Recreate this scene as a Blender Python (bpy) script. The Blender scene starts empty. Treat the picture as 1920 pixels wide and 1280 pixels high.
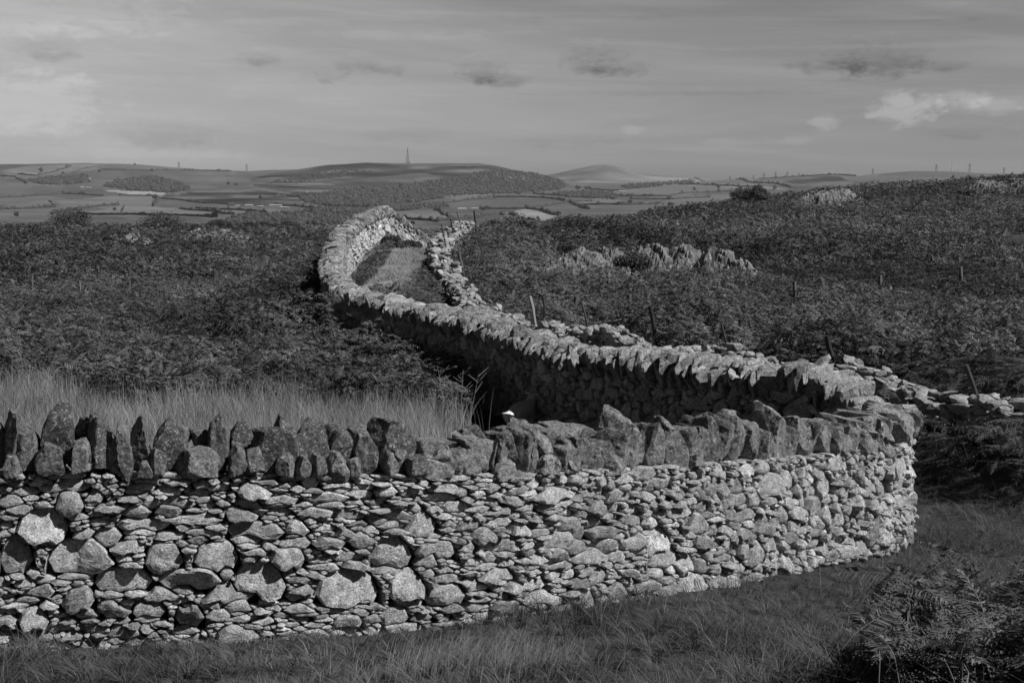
import bpy, math, random
import numpy as np
from mathutils import Vector, Matrix
R_ = math.radians
scn = bpy.context.scene
COL = scn.collection
# ------------------------------------------------------------------ camera, sky, sun, exposure
F = 2667.0
TH = math.atan(300.0 / F)
cam = bpy.data.cameras.new('camera'); cam.lens = 50; cam.sensor_width = 36; cam.clip_start = .1; cam.clip_end = 40000
camo = bpy.data.objects.new('camera', cam); COL.objects.link(camo)
camo.location = (0, 0, 0); camo.rotation_euler = (math.pi / 2 - TH, 0, 0); scn.camera = camo
SUN_AZ = math.atan2(.93, -.37)      # from +Y towards +X
SUN_EL = R_(46)
sun = bpy.data.lights.new('sun', 'SUN'); sun.energy = 5.0; sun.angle = R_(.5); sun.color = (1, 1, 1)
suno = bpy.data.objects.new('sun', sun); COL.objects.link(suno)
sd = Vector((math.sin(SUN_AZ) * math.cos(SUN_EL), math.cos(SUN_AZ) * math.cos(SUN_EL), math.sin(SUN_EL)))
suno.rotation_euler = sd.to_track_quat('Z', 'Y').to_euler()
scn.view_settings.view_transform = 'Standard'; scn.view_settings.look = 'None'
scn.view_settings.exposure = 0.0; scn.view_settings.gamma = 1.0


def ray(px, py):
    v = (640 - py) / F
    return np.array([(px - 960) / F, math.cos(TH) + v * math.sin(TH), -math.sin(TH) + v * math.cos(TH)])


def P(px, py, D):
    r = ray(px, py)
    return r * (D / r[1])


def proj(x, y, z):
    c, s = math.cos(TH), math.sin(TH)
    d = y * c - z * s
    u = y * s + z * c
    return 960 + F * x / d, 640 - F * u / d


class NT:
    """tiny helper to wire shader nodes"""
    def __init__(s, tree):
        s.t = tree; s.n = tree.nodes; s.l = tree.links; s.n.clear()

    def add(s, typ, **kw):
        nd = s.n.new(typ)
        for k, v in kw.items(): setattr(nd, k, v)
        return nd

    def put(s, sock, v):
        if hasattr(v, 'is_output') or isinstance(v, bpy.types.NodeSocket): s.l.new(v, sock)
        else: sock.default_value = v

    def m(s, op, a, b=0.0, c=None, clamp=False):
        nd = s.add('ShaderNodeMath', operation=op, use_clamp=clamp)
        s.put(nd.inputs[0], a); s.put(nd.inputs[1], b)
        if c is not None: s.put(nd.inputs[2], c)
        return nd.outputs[0]

    def noise(s, vec, scale, detail=4, rough=.55, dist=0.0):
        nd = s.add('ShaderNodeTexNoise')
        s.l.new(vec, nd.inputs['Vector']); nd.inputs['Scale'].default_value = scale
        nd.inputs['Detail'].default_value = detail; nd.inputs['Roughness'].default_value = rough
        nd.inputs['Distortion'].default_value = dist
        return nd.outputs['Fac']

    def ramp(s, fac, lo, hi, a=0.0, b=1.0):
        nd = s.add('ShaderNodeMapRange', interpolation_type='SMOOTHSTEP'); s.put(nd.inputs[0], fac)
        nd.inputs[1].default_value = lo; nd.inputs[2].default_value = hi
        nd.inputs[3].default_value = a; nd.inputs[4].default_value = b
        return nd.outputs[0]


world = bpy.data.worlds.new('World'); scn.world = world; world.use_nodes = True
w = NT(world.node_tree)
sky = w.add('ShaderNodeTexSky', sky_type='NISHITA'); sky.sun_disc = False
sky.sun_elevation = SUN_EL; sky.sun_rotation = SUN_AZ; sky.air_density = 1.0; sky.dust_density = 1.5; sky.altitude = 150
sep = w.add('ShaderNodeSeparateColor'); w.l.new(sky.outputs[0], sep.inputs[0])   # the photograph is black and white, shot through a red filter
tc = w.add('ShaderNodeTexCoord'); sx = w.add('ShaderNodeSeparateXYZ'); w.l.new(tc.outputs['Generated'], sx.inputs[0])
az = w.m('ARCTAN2', sx.outputs[0], sx.outputs[1]); el = w.m('ARCSINE', sx.outputs[2])
pxs = w.m('MULTIPLY_ADD', w.m('TANGENT', az), F, 960.0)            # azimuth and elevation in units that are handy here
eln = w.m('MULTIPLY', el, F)
cv = w.add('ShaderNodeCombineXYZ'); w.put(cv.inputs[0], w.m('MULTIPLY', az, 3.0)); w.put(cv.inputs[1], w.m('MULTIPLY_ADD', el, 34.0, w.m('MULTIPLY', az, 1.2)))
n1 = w.noise(cv.outputs[0], 1.0, 7, .58, .6)
cv2 = w.add('ShaderNodeCombineXYZ'); w.put(cv2.inputs[0], w.m('MULTIPLY', az, 9.0)); w.put(cv2.inputs[1], w.m('MULTIPLY_ADD', el, 120.0, w.m('MULTIPLY', az, 5.0)))
n2 = w.noise(cv2.outputs[0], 1.0, 6, .6, .8)
cv3 = w.add('ShaderNodeCombineXYZ'); w.put(cv3.inputs[0], w.m('MULTIPLY', az, 16.0)); w.put(cv3.inputs[1], w.m('MULTIPLY', el, 34.0))
n3 = w.noise(cv3.outputs[0], 4.2, 6, .64, .4)
n4 = w.noise(cv3.outputs[0], 9, 4, .6, .2)
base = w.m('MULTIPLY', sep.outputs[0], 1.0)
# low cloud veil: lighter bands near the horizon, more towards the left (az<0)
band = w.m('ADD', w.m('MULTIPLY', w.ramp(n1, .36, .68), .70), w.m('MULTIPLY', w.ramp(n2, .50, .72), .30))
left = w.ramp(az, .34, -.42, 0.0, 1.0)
low = w.m('MULTIPLY', w.ramp(el, .20, .135), w.m('MULTIPLY', w.ramp(az, -1.2, -.5), w.ramp(az, 1.1, .5)))  # veil faded out beyond the frame to cut skylight on shaded faces
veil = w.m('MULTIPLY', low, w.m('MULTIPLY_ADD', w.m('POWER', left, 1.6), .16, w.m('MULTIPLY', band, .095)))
puff = None; dark = None
blobs = [(40, 40, 330, 62, .42), (60, 78, 200, 14, .3), (760, 74, 180, 9, .28), (560, 52, 150, 8, .22), (230, 158, 240, 9, .22), (640, 158, 300, 7, -.25), (1280, 178, 330, 6, -.35), (1100, 38, 260, 6, -.35), (1700, 55, 220, 6, -.3), (1500, 100, 200, 5, .2), (1110, 112, 60, 30, -1), (1170, 128, 60, 18, -.8), (905, 132, 52, 24, -1), (950, 152, 50, 13, -.8), (675, 125, 45, 16, -.8), (735, 133, 40, 11, -.7),
         (1640, 118, 95, 34, -1), (1560, 128, 70, 20, -.9), (1740, 135, 60, 12, -.7), (1485, 128, 32, 8, -.7), (100, 105, 66, 24, -1.0), (490, 115, 44, 15, -.9), (612, 148, 44, 13, -.8), (70, 205, 150, 66, .7), (60, 262, 120, 14, -.6), (760, 250, 90, 20, -.4), (1060, 262, 120, 16, -.4), (300, 290, 200, 12, .4),
         (320, 248, 120, 30, -.8), (1690, 212, 66, 34, 1.25), (1800, 196, 46, 20, .9), (1860, 210, 60, 16, .7), (1540, 233, 30, 17, .8), (1480, 266, 44, 9, .4), (1185, 246, 24, 10, .5), (1820, 250, 90, 18, -.5), (1360, 268, 50, 9, .3)]
tot = None
for (bx, by, rx, ry, s_) in blobs:
    dx = w.m('DIVIDE', w.m('SUBTRACT', pxs, float(bx)), rx * 1.45)
    e0 = math.atan((340 - by) / F) * F
    dy = w.m('DIVIDE', w.m('SUBTRACT', eln, e0), ry * (1.75 if s_ < -.5 else 1.35))
    q = w.m('ADD', w.m('MULTIPLY', dx, dx), w.m('MULTIPLY', dy, dy))
    g = w.m('SUBTRACT', 1.0, q, clamp=True)
    kn_, lo_, hi_ = (1.9, 1.26, 1.92) if s_ < 0 else (2.1, 1.36, 2.0)
    mass = w.m('MULTIPLY', w.ramp(w.m('MULTIPLY_ADD', g, .95, w.m('MULTIPLY', n3, kn_)), lo_, hi_), s_ * (.85 if s_ < 0 else 1.25))
    mass = w.m('MULTIPLY', mass, w.ramp(g, .0, .35))
    if s_ < 0:    # lit rim on top of the small grey clouds
        mass = w.m('MULTIPLY', mass, w.m('MULTIPLY_ADD', dy, -1.5, w.m('MULTIPLY_ADD', n4, 1.5, -.15)))
    tot = mass if tot is None else w.m('ADD', tot, mass)
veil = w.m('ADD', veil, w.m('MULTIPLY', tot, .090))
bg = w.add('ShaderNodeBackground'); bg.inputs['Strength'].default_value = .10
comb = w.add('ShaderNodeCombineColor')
val = w.m('ADD', w.m('MULTIPLY', base, w.ramp(el, .22, .12, .05, .66)), w.m('MULTIPLY', veil, 10.0))  # sky above the view darkened to lower the ambient light
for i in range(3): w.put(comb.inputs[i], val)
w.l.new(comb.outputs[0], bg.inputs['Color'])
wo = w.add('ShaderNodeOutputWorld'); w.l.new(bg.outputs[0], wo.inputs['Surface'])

# ------------------------------------------------------------------ helpers
rng = np.random.default_rng(11)
random.seed(5)


def setp(o, label=None, cat=None, group=None, kind=None):
    if label: o['label'] = label
    if cat: o['category'] = cat
    if group: o['group'] = group
    if kind: o['kind'] = kind
    return o


def empty(name, loc, label, cat, group=None, rz=0):
    o = bpy.data.objects.new(name, None); COL.objects.link(o); o.location = loc; o.rotation_euler = (0, 0, rz)
    o.empty_display_size = .2
    return setp(o, label, cat, group)


class Acc:
    """collects pieces of geometry with a per vertex tone and links them as one mesh object"""
    def __init__(s): s.v = []; s.q = []; s.t = []; s.tone = []; s.n = 0

    def add(s, v, quads=None, tris=None, tone=.5):
        v = np.asarray(v, dtype=np.float64).reshape(-1, 3)
        if quads is not None and len(quads): s.q.append(np.asarray(quads, dtype=np.int64).reshape(-1, 4) + s.n)
        if tris is not None and len(tris): s.t.append(np.asarray(tris, dtype=np.int64).reshape(-1, 3) + s.n)
        s.v.append(v)
        t = np.asarray(tone, dtype=np.float64)
        s.tone.append(np.full(len(v), float(t)) if t.ndim == 0 else t)
        s.n += len(v)

    def build(s, name, mat, parent=None, smooth=False, local=None):
        v = np.concatenate(s.v).astype(np.float32)
        if parent is not None: v = v - np.array(parent.location, dtype=np.float32)
        elif local is not None: v = v - np.array(local, dtype=np.float32)
        q = np.concatenate(s.q) if s.q else np.zeros((0, 4), np.int64)
        t = np.concatenate(s.t) if s.t else np.zeros((0, 3), np.int64)
        me = bpy.data.meshes.new(name)
        me.vertices.add(len(v)); me.vertices.foreach_set('co', v.ravel())
        nl = q.size + t.size
        me.loops.add(nl); me.loops.foreach_set('vertex_index', np.concatenate([q.ravel(), t.ravel()]).astype(np.int32))
        me.polygons.add(len(q) + len(t))
        st = np.concatenate([np.arange(len(q)) * 4, q.size + np.arange(len(t)) * 3]).astype(np.int32)
        me.polygons.foreach_set('loop_start', st)
        me.update(calc_edges=True); me.validate()
        if smooth: me.polygons.foreach_set('use_smooth', np.ones(len(me.polygons), dtype=bool))
        else: me.polygons.foreach_set('use_smooth', np.zeros(len(me.polygons), dtype=bool))
        a = me.attributes.new('tone', 'FLOAT', 'POINT')
        a.data.foreach_set('value', np.concatenate(s.tone).astype(np.float32))
        me.materials.append(mat)
        o = bpy.data.objects.new(name, me); COL.objects.link(o)
        if parent is not None: o.parent = parent
        elif local is not None: o.location = local
        return o


def h3(ix, iy, iz, seed):
    n = (ix * 374761393 + iy * 668265263 + iz * 2147483647 + seed * 1274126177) & 0xffffffff
    n = ((n ^ (n >> 13)) * 1274126177) & 0xffffffff
    return ((n ^ (n >> 16)) & 0xffff) / 65535.0 * 2 - 1


def vnoise(p, seed=0):
    p = np.asarray(p, float); i = np.floor(p).astype(np.int64); f = p - i; f = f * f * (3 - 2 * f); r = 0
    for a in (0, 1):
        for b in (0, 1):
            for c in (0, 1):
                wgt = (f[..., 0] if a else 1 - f[..., 0]) * (f[..., 1] if b else 1 - f[..., 1]) * (f[..., 2] if c else 1 - f[..., 2])
                r = r + wgt * h3(i[..., 0] + a, i[..., 1] + b, i[..., 2] + c, seed)
    return r


def fbm(p, seed=0, o=4):
    p = np.asarray(p, float); r = 0; a = 1.0; t = 0
    for k in range(o):
        r = r + a * vnoise(p, seed + k); t += a; a *= .5; p = p * 2.03 + 7.1
    return r / t


def ico(sub):
    import bmesh
    bm = bmesh.new(); bmesh.ops.create_icosphere(bm, subdivisions=sub, radius=1)
    v = np.array([x.co[:] for x in bm.verts]); bm.verts.index_update()
    f = np.array([[x.index for x in y.verts] for y in bm.faces]); bm.free()
    return v / np.linalg.norm(v, axis=1)[:, None], f


ICO = {k: ico(k) for k in (1, 2, 3, 4)}


def rock(acc, c, dims, rot, rg, sub=3, npl=9, p=14, rough=.05, tone=.5, top=None, cut=(.82, 1.25)):
    """irregular angular stone: dims = half sizes along local axes, rot = 3x3"""
    d, f = ICO[sub]
    pl = [(np.array(a, float), 1.0) for a in ((1, 0, 0), (-1, 0, 0), (0, 1, 0), (0, -1, 0), (0, 0, 1), (0, 0, -1))]
    pn = []; pd = []
    for n, dd in pl:
        n = n + rg.normal(0, .16, 3); n /= np.linalg.norm(n); pn.append(n); pd.append(dd * rg.uniform(.88, 1.0))
    for k in range(npl):
        n = rg.normal(0, 1, 3); n /= np.linalg.norm(n); pn.append(n); pd.append(rg.uniform(*cut))
    if top is not None:
        for s_ in ((-1, 1) if rg.random() < .35 else (rg.choice([-1, 1]),)):
            n = np.array([s_ * rg.uniform(.6, 1.1), rg.normal(0, .2), rg.uniform(.5, .9)]); n /= np.linalg.norm(n)
            pn.append(n); pd.append(rg.uniform(top, top + .2))
    pn = np.array(pn); pd = np.array(pd)
    off = rg.uniform(0, 100, 3); dims = np.asarray(dims, float); m = dims.mean()
    a = np.maximum(d @ pn.T, 0) / pd
    r = 1.0 / np.power((a ** p).sum(1), 1.0 / p)
    v = d * r[:, None]
    w_ = v * dims
    nz = vnoise(w_ / m * 1.3 + off, 3) * .8 + (.5 - np.abs(vnoise(w_ / m * 2.6 + off, 5))) * .8
    lc = np.minimum(m, .12)
    w_ = w_ + d * (nz * rough * m + vnoise(w_ / .045 + off, 7) * .05 * lc + vnoise(w_ / .018 + off, 8) * .022 * lc)[:, None]
    w_ = w_ @ np.asarray(rot).T + np.asarray(c)
    acc.add(w_, tris=f, tone=tone)


def rotm(yaw, lean_x=0., lean_y=0.):
    return np.array(Matrix.Rotation(yaw, 3, 'Z') @ Matrix.Rotation(lean_y, 3, 'Y') @ Matrix.Rotation(lean_x, 3, 'X'))


def blob(acc, c, r, rg, sub=1, squash=.85, tone=.5):
    d, f = ICO[sub]
    rr = 1 + .28 * vnoise(d * 1.9 + rg.uniform(0, 90, 3), 1)
    v = d * rr[:, None] * np.array([r, r, r * squash]) + np.asarray(c)
    acc.add(v, tris=f, tone=tone)


def tube(acc, pts, radii, n=6, tone=.5):
    pts = np.asarray(pts, float); k = len(pts)
    V = []
    for i in range(k):
        t = pts[min(i + 1, k - 1)] - pts[max(i - 1, 0)]; t /= np.linalg.norm(t) + 1e-9
        a = np.cross(t, [0.31, .17, .93] if abs(t[2]) < .9 else [1, 0, 0]); a /= np.linalg.norm(a); b = np.cross(t, a)
        for j in range(n):
            an = 2 * math.pi * j / n
            V.append(pts[i] + radii[i] * (math.cos(an) * a + math.sin(an) * b))
    q = [(i * n + j, i * n + (j + 1) % n, (i + 1) * n + (j + 1) % n, (i + 1) * n + j) for i in range(k - 1) for j in range(n)]
    V += [pts[0], pts[-1]]
    t = [(k * n, (j + 1) % n, j) for j in range(n)] + [(k * n + 1, (k - 1) * n + j, (k - 1) * n + (j + 1) % n) for j in range(n)]
    acc.add(V, quads=q, tris=t, tone=tone)


def box(acc, c, half, rot=None, tone=.5):
    c = np.asarray(c, float)
    v = np.array([(x, y, z) for x in (-1, 1) for y in (-1, 1) for z in (-1, 1)], float) * np.asarray(half)
    if rot is not None: v = v @ np.asarray(rot).T
    acc.add(v + c, quads=[(0, 1, 3, 2), (4, 6, 7, 5), (0, 4, 5, 1), (2, 3, 7, 6), (0, 2, 6, 4), (1, 5, 7, 3)], tone=tone)


# ------------------------------------------------------------------ materials (all neutral greys: the photograph is black and white)
def material(name, lo, hi, mott=((8, .25),), bump=None, rough=.9, lichen=None, spec=.15, trans=0.0, dirt=None):
    """albedo runs lo..hi with the tone attribute, times mottling noises; lichen = (scale, threshold, albedo, threshold2, dark albedo)"""
    mt = bpy.data.materials.new(name); mt.use_nodes = True; s = NT(mt.node_tree)
    geo = s.add('ShaderNodeNewGeometry'); pos = geo.outputs['Position']
    at = s.add('ShaderNodeAttribute', attribute_name='tone')
    v = s.m('MULTIPLY_ADD', at.outputs['Fac'], hi - lo, lo)
    for sc, am in mott:
        n = s.noise(pos, sc, 5, .6)
        v = s.m('MULTIPLY', v, s.ramp(n, .25, .75, 1 - am, 1 + am))
    if lichen:
        for sc, th, alb, soft in lichen:
            n = s.noise(pos, sc, 6, .65, .4)
            k = s.ramp(n, th, th + soft)
            mx = s.add('ShaderNodeMix', data_type='FLOAT'); s.put(mx.inputs[0], k); s.put(mx.inputs[2], v); s.put(mx.inputs[3], alb if not isinstance(alb, tuple) else 0.0)
            v = mx.outputs[0]
    bs = s.add('ShaderNodeBsdfPrincipled'); bs.inputs['Roughness'].default_value = rough
    bs.inputs['Specular IOR Level'].default_value = spec
    cb = s.add('ShaderNodeCombineColor')
    for i in range(3): s.put(cb.inputs[i], v)
    s.l.new(cb.outputs[0], bs.inputs['Base Color'])
    if bump:
        prev = None
        for bb in bump:
            sc, dist = bb[:2]; pp = pos
            if len(bb) > 2:      # bedding: finer across the stone than along it
                vm_ = s.add('ShaderNodeVectorMath', operation='MULTIPLY'); s.l.new(pos, vm_.inputs[0]); vm_.inputs[1].default_value = (1, 1, bb[2]); pp = vm_.outputs[0]
            n = s.noise(pp, sc, 5, .65)
            b = s.add('ShaderNodeBump'); b.inputs['Strength'].default_value = 1.0; b.inputs['Distance'].default_value = dist
            s.l.new(n, b.inputs['Height'])
            if prev is not None: s.l.new(prev, b.inputs['Normal'])
            prev = b.outputs[0]
        s.l.new(prev, bs.inputs['Normal'])
    out = s.add('ShaderNodeOutputMaterial')
    if trans:
        tr = s.add('ShaderNodeBsdfTranslucent'); s.l.new(cb.outputs[0], tr.inputs['Color'])
        mi = s.add('ShaderNodeMixShader'); mi.inputs[0].default_value = trans
        s.l.new(bs.outputs[0], mi.inputs[1]); s.l.new(tr.outputs[0], mi.inputs[2]); s.l.new(mi.outputs[0], out.inputs['Surface'])
    else: s.l.new(bs.outputs[0], out.inputs['Surface'])
    return mt


M = {}
M['loose'] = material('loose wall stone', .14, .50, ((14, .30), (70, .35)), ((24, .035), (90, .016)), lichen=((9, .60, .55, .05), (30, .60, .12, .06)))
M['masonry'] = material('dry stone', .27, .84, ((2.2, .18), (14, .40), (70, .48)), ((13, .05, 6), (24, .028), (80, .022)), lichen=((9, .60, .64, .05), (30, .60, .12, .06)))
M['cope'] = material('lichened coping stone', .06, .50, ((5, .28), (14, .42), (45, .55)), ((16, .05), (38, .032), (100, .018)), lichen=((7, .56, .07, .07), (34, .56, .42, .05), (16, .62, .50, .04)))
M['outcrop'] = material('weathered outcrop rock', .075, .30, ((3, .3), (14, .35)), ((6, .08), (30, .03)), lichen=((5, .6, .42, .05),))
M['core'] = material('dark wall core', .03, .05)  # near-black box put inside the walls to block light and keep gaps dark
M['soil'] = material('soil and thatch', .028, .10, ((.7, .3), (6, .35), (40, .3)), ((9, .04), (60, .02)))
M['hills'] = material('farmland', .0, 1.0, ((.004, .12), (.02, .12), (.09, .10)), None)
M['bracken'] = material('bracken fronds', .024, .178, ((1.1, .25),), None, rough=.65, trans=.16, spec=.25)
M['grass'] = material('rough grass', .025, .30, ((1.3, .3),), None, rough=.7, trans=.2, spec=.2)
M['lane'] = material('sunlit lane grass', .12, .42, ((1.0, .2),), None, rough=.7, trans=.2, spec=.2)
M['rush'] = material('dry rush stalks', .09, .38, ((.8, .25),), None, rough=.7, trans=.15, spec=.2)
M['foliage'] = material('tree foliage', .035, .09, ((.05, .2),), None, rough=.8)
M['wood'] = material('weathered post wood', .03, .30, ((12, .25), (60, .3)), ((70, .006),))
M['bark'] = material('pale lichened bark', .10, .35, ((6, .3), (30, .3)), ((20, .02),))
M['steel'] = material('painted steel', .06, .65, rough=.5)
M['wire'] = material('rusty wire', .05, .12)
M['white'] = material('farm walls', .14, .62, ((.5, .1),))
M['wool'] = material('sheep wool', .8, .92, ((12, .12), (60, .12)), ((45, .02), (120, .008)))
M['hide'] = material('sheep hide', .03, .40, ((30, .1),))

# ------------------------------------------------------------------ wall paths
def catmull(pts, n=24):
    pts = np.asarray(pts, float); k = len(pts); out = []
    ext = np.vstack([2 * pts[0] - pts[1], pts, 2 * pts[-1] - pts[-2]])
    for i in range(k - 1):
        p0, p1, p2, p3 = ext[i:i + 4]
        # centripetal
        t = [0]
        for a, b in ((p0, p1), (p1, p2), (p2, p3)): t.append(t[-1] + max(np.linalg.norm((b - a)[:2]), 1e-6) ** .5)
        u = np.linspace(t[1], t[2], n, endpoint=False)[:, None]
        A1 = (t[1] - u) / (t[1] - t[0]) * p0 + (u - t[0]) / (t[1] - t[0]) * p1
        A2 = (t[2] - u) / (t[2] - t[1]) * p1 + (u - t[1]) / (t[2] - t[1]) * p2
        A3 = (t[3] - u) / (t[3] - t[2]) * p2 + (u - t[2]) / (t[3] - t[2]) * p3
        B1 = (t[2] - u) / (t[2] - t[0]) * A1 + (u - t[0]) / (t[2] - t[0]) * A2
        B2 = (t[3] - u) / (t[3] - t[1]) * A2 + (u - t[1]) / (t[3] - t[1]) * A3
        out.append((t[2] - u) / (t[2] - t[1]) * B1 + (u - t[1]) / (t[2] - t[1]) * B2)
    out.append(pts[-1][None]); return np.vstack(out)


class Path:
    """columns: x, y, z of masonry top, masonry height"""
    def __init__(s, pts, step=.02):
        c = catmull(pts); d = np.r_[0, np.cumsum(np.linalg.norm(np.diff(c[:, :2], axis=0), axis=1))]
        n = int(d[-1] / step); s.s = np.linspace(0, d[-1], n); s.c = np.stack([np.interp(s.s, d, c[:, i]) for i in range(4)], 1)
        t = np.gradient(s.c[:, :2], axis=0)
        k = 9; ker = np.ones(k) / k
        t = np.stack([np.convolve(np.pad(t[:, i], k // 2, 'edge'), ker, 'valid') for i in (0, 1)], 1)
        t /= np.linalg.norm(t, axis=1)[:, None]; s.t = t; s.right = np.stack([t[:, 1], -t[:, 0]], 1); s.L = s.s[-1]

    def at(s, q):
        i = np.clip(np.asarray(q) / s.s[1], 0, len(s.s) - 1.001); i = np.asarray(i)
        j = i.astype(int); f = (i - j)[..., None]
        c = s.c[j] * (1 - f) + s.c[j + 1] * f
        return c, s.t[j], s.right[j]


HW = .27
A_front = [(-420, 9.55, 893, 1.36), (-300, 9.7, 892, 1.36), (0, 10.25, 890, 1.36), (300, 10.6, 889, 1.34), (560, 10.95, 890, 1.35), (900, 11.75, 893, 1.31), (1100, 12.5, 884, 1.24),
           (1400, 14.1, 865, 1.24), (1550, 15.3, 852, 1.20), (1650, 16.3, 838, 1.25)]
f3 = np.array([P(px, yt, D) for px, D, yt, h in A_front]); tg = np.gradient(f3[:, :2], axis=0); tg /= np.linalg.norm(tg, axis=1)[:, None]
pa = [(f3[i, 0] - tg[i, 1] * HW, f3[i, 1] + tg[i, 0] * HW, f3[i, 2], A_front[i][3]) for i in range(len(f3))]
zt = lambda px, py, D: P(px, py, D)[2]
pa += [(4.45, 17.05, zt(1700, 822, 17.2), 1.3), (4.78, 17.8, zt(1710, 815, 17.9), 1.3), (4.88, 18.6, zt(1710, 800, 18.6), 1.3), (4.68, 19.35, zt(1600, 770, 19.2), 1.3), (4.2, 19.95, zt(1530, 742, 19.5), 1.3)]
for px, D, y, h in [(1400, 20.4, 730, 1.35), (1200, 22.2, 708, 1.35), (1100, 23.5, 692, 1.35), (1000, 25.2, 668, 1.35), (900, 28, 634, 1.35), (800, 31.5, 606, 1.3), (700, 35.5, 583, 1.3), (655, 38, 566, 1.3)]:
    q = P(px, y, D); pa.append((q[0] + .24, q[1] + .13, q[2], h))
for px, D, y, h in [(628, 41, 528, 1.3), (626, 44.5, 492, 1.3), (636, 48.5, 462, 1.3), (655, 53, 436, 1.3), (688, 57, 416, 1.3), (722, 59.5, 407, 1.3), (760, 60.8, 430, 1.3), (798, 63, 462, 1.2), (815, 67, 478, 1.2), (822, 74, 500, 1.1)]:
    q = P(px, y, D); pa.append((q[0], q[1], q[2], h))
PA = Path(pa)
pb = []
for px, D, y, h in [(2250, 17.8, 775, .62), (2050, 19.0, 755, .6), (1920, 20.1, 742, .6), (1850, 20.9, 740, .55), (1780, 21.7, 728, .5), (1700, 22.6, 710, .5), (1640, 23.0, 698, .5), (1560, 23.3, 690, .5), (1450, 23.6, 672, .5), (1400, 24, 657, .55),
                    (1300, 25, 640, .6), (1200, 26.2, 629, .6), (1100, 27.8, 614, .6), (1000, 30, 602, .6), (950, 32, 590, .6), (900, 35.5, 572, .55), (872, 39, 548, .6), (850, 43, 515, .7), (832, 48, 484, .8), (822, 54, 458, .9), (842, 60, 427, 1.0), (868, 64.5, 414, .9), (880, 70, 420, .8), (886, 78, 450, .8)]:
    q = P(px, y, D); pb.append((q[0], q[1], q[2], h))
PB = Path(pb)

# ------------------------------------------------------------------ terrain: thin plate spline through surveyed points
G = []
def g(px, py, D): G.append(tuple(P(px, py, D)))
def gz(x, y, z): G.append((x, y, z))
for a in [(-6, -10, -.9), (6, -10, -1.0), (-5, 0, -1.6), (5, 0, -1.95), (0, 5, -2.45), (-5, 5, -2.5), (5, 6, -2.9), (0, 8, -3.03), (-4, 8.4, -3.2), (4.2, 9.6, -3.7), (8, 10, -4.0), (2.0, 10.8, -3.58), (10, 16, -4.3),
          (-5, 13, -3.75), (0, 14, -3.85), (-7, 19, -4.0), (-3, 20, -4.05), (2, 18.5, -4.1), (0, 23, -4.25), (-2, 26.5, -4.3), (-9, 27, -4.2), (7, 17.4, -4.32), (6.0, 19.4, -4.35), (5.5, 21.5, -4.15), (6.6, 20.6, -3.75),
          (-7, 33, -4.6), (-12, 40, -4.8), (-3.6, 33, -4.6), (-14, 56, -5.0), (-20, 80, -5.0), (-40, 80, -4.9), (-25, 105, -4.7), (-45, 110, -4.5), (-12, 110, -4.9), (-35, 126, -4.7), (-16, 126, -4.9), (-70, 126, -4.4), (-9, 56, -4.2), (-11, 68, -4.9)]: gz(*a)
for a in [(-30, 165, -9), (-80, 170, -9), (0, 170, -12), (0, 105, -7.5), (-4, 92, -6.2), (30, 200, -12), (90, 210, -8), (-50, 215, -17), (40, 225, -17), (-100, 225, -17), (110, 225, -15)]: gz(*a)
# the green lane inside the loop
for a in [(745, 545, 40), (770, 520, 43), (745, 500, 48), (765, 478, 54), (720, 480, 55), (800, 470, 61), (812, 452, 70)]: g(*a)
# right hand hillside: canopy heights less .8 m
def c(px, py, D, h=.8):
    q = P(px, py, D); G.append((q[0], q[1], q[2] - h))
for a in [(1000, 568, 36), (1000, 505, 47), (1000, 455, 66), (920, 440, 68), (900, 425, 72), (1040, 414, 90), (1200, 400, 106), (1300, 392, 115), (1400, 376, 126), (1500, 358, 134), (1600, 352, 141), (1700, 348, 146), (1800, 341, 150), (1920, 330, 152), (2200, 322, 155),
          (1400, 600, 30), (1400, 560, 37), (1400, 490, 60), (1400, 430, 92), (1200, 560, 36), (1200, 500, 56), (1200, 440, 82), (1800, 680, 25.5), (1800, 600, 36), (1800, 515, 55), (1800, 425, 88), (1800, 380, 115), (2100, 600, 36), (2150, 450, 75), (1600, 560, 41), (1600, 450, 78), (1600, 395, 110), (1150, 590, 31)]: c(*a)
for Pth, stp in ((PA, 1.8), (PB, 2.2)):
    for q in np.arange(.5, Pth.L, stp):
        cc, tt, rr = Pth.at(q); G.append((cc[0], cc[1], cc[2] - cc[3]))
G = np.array(G); G[:, 2] = G[:, 2]
def U(r2): return np.where(r2 > 1e-12, .5 * r2 * np.log(np.maximum(r2, 1e-12)), 0)
# work in a warped plane so that far points count as much as near ones
def warp(x, y):
    r = 1.0 / (1 + np.maximum(np.asarray(y, float) - 5, -12) / 55.0)
    return np.stack([np.asarray(x, float) * r, 55 * np.log1p(np.maximum(np.asarray(y, float) - 5, -20) / 55.0)], -1)
W = warp(G[:, 0], G[:, 1]); n_ = len(G)
K = U(((W[:, None] - W[None]) ** 2).sum(-1)) + np.eye(n_) * .8
Pm = np.c_[np.ones(n_), W]; Amat = np.block([[K, Pm], [Pm.T, np.zeros((3, 3))]])
sol = np.linalg.solve(Amat, np.r_[G[:, 2], 0, 0, 0])
def ground_z(x, y):
    x = np.asarray(x, float).ravel(); y = np.asarray(y, float).ravel(); out = np.empty(len(x))
    for i in range(0, len(x), 20000):
        w_ = warp(x[i:i + 20000], y[i:i + 20000])
        k = U(((w_[:, None] - W[None]) ** 2).sum(-1)); out[i:i + 20000] = k @ sol[:n_] + sol[n_] + w_ @ sol[n_ + 1:]
    p = np.stack([x, y, 0 * x], 1)
    return out + .035 * fbm(p * 1.3, 4, 3) + .09 * vnoise(p * .22, 9) * np.clip((y - 24) / 10, 0, 1)
rows = [-12.0]
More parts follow.
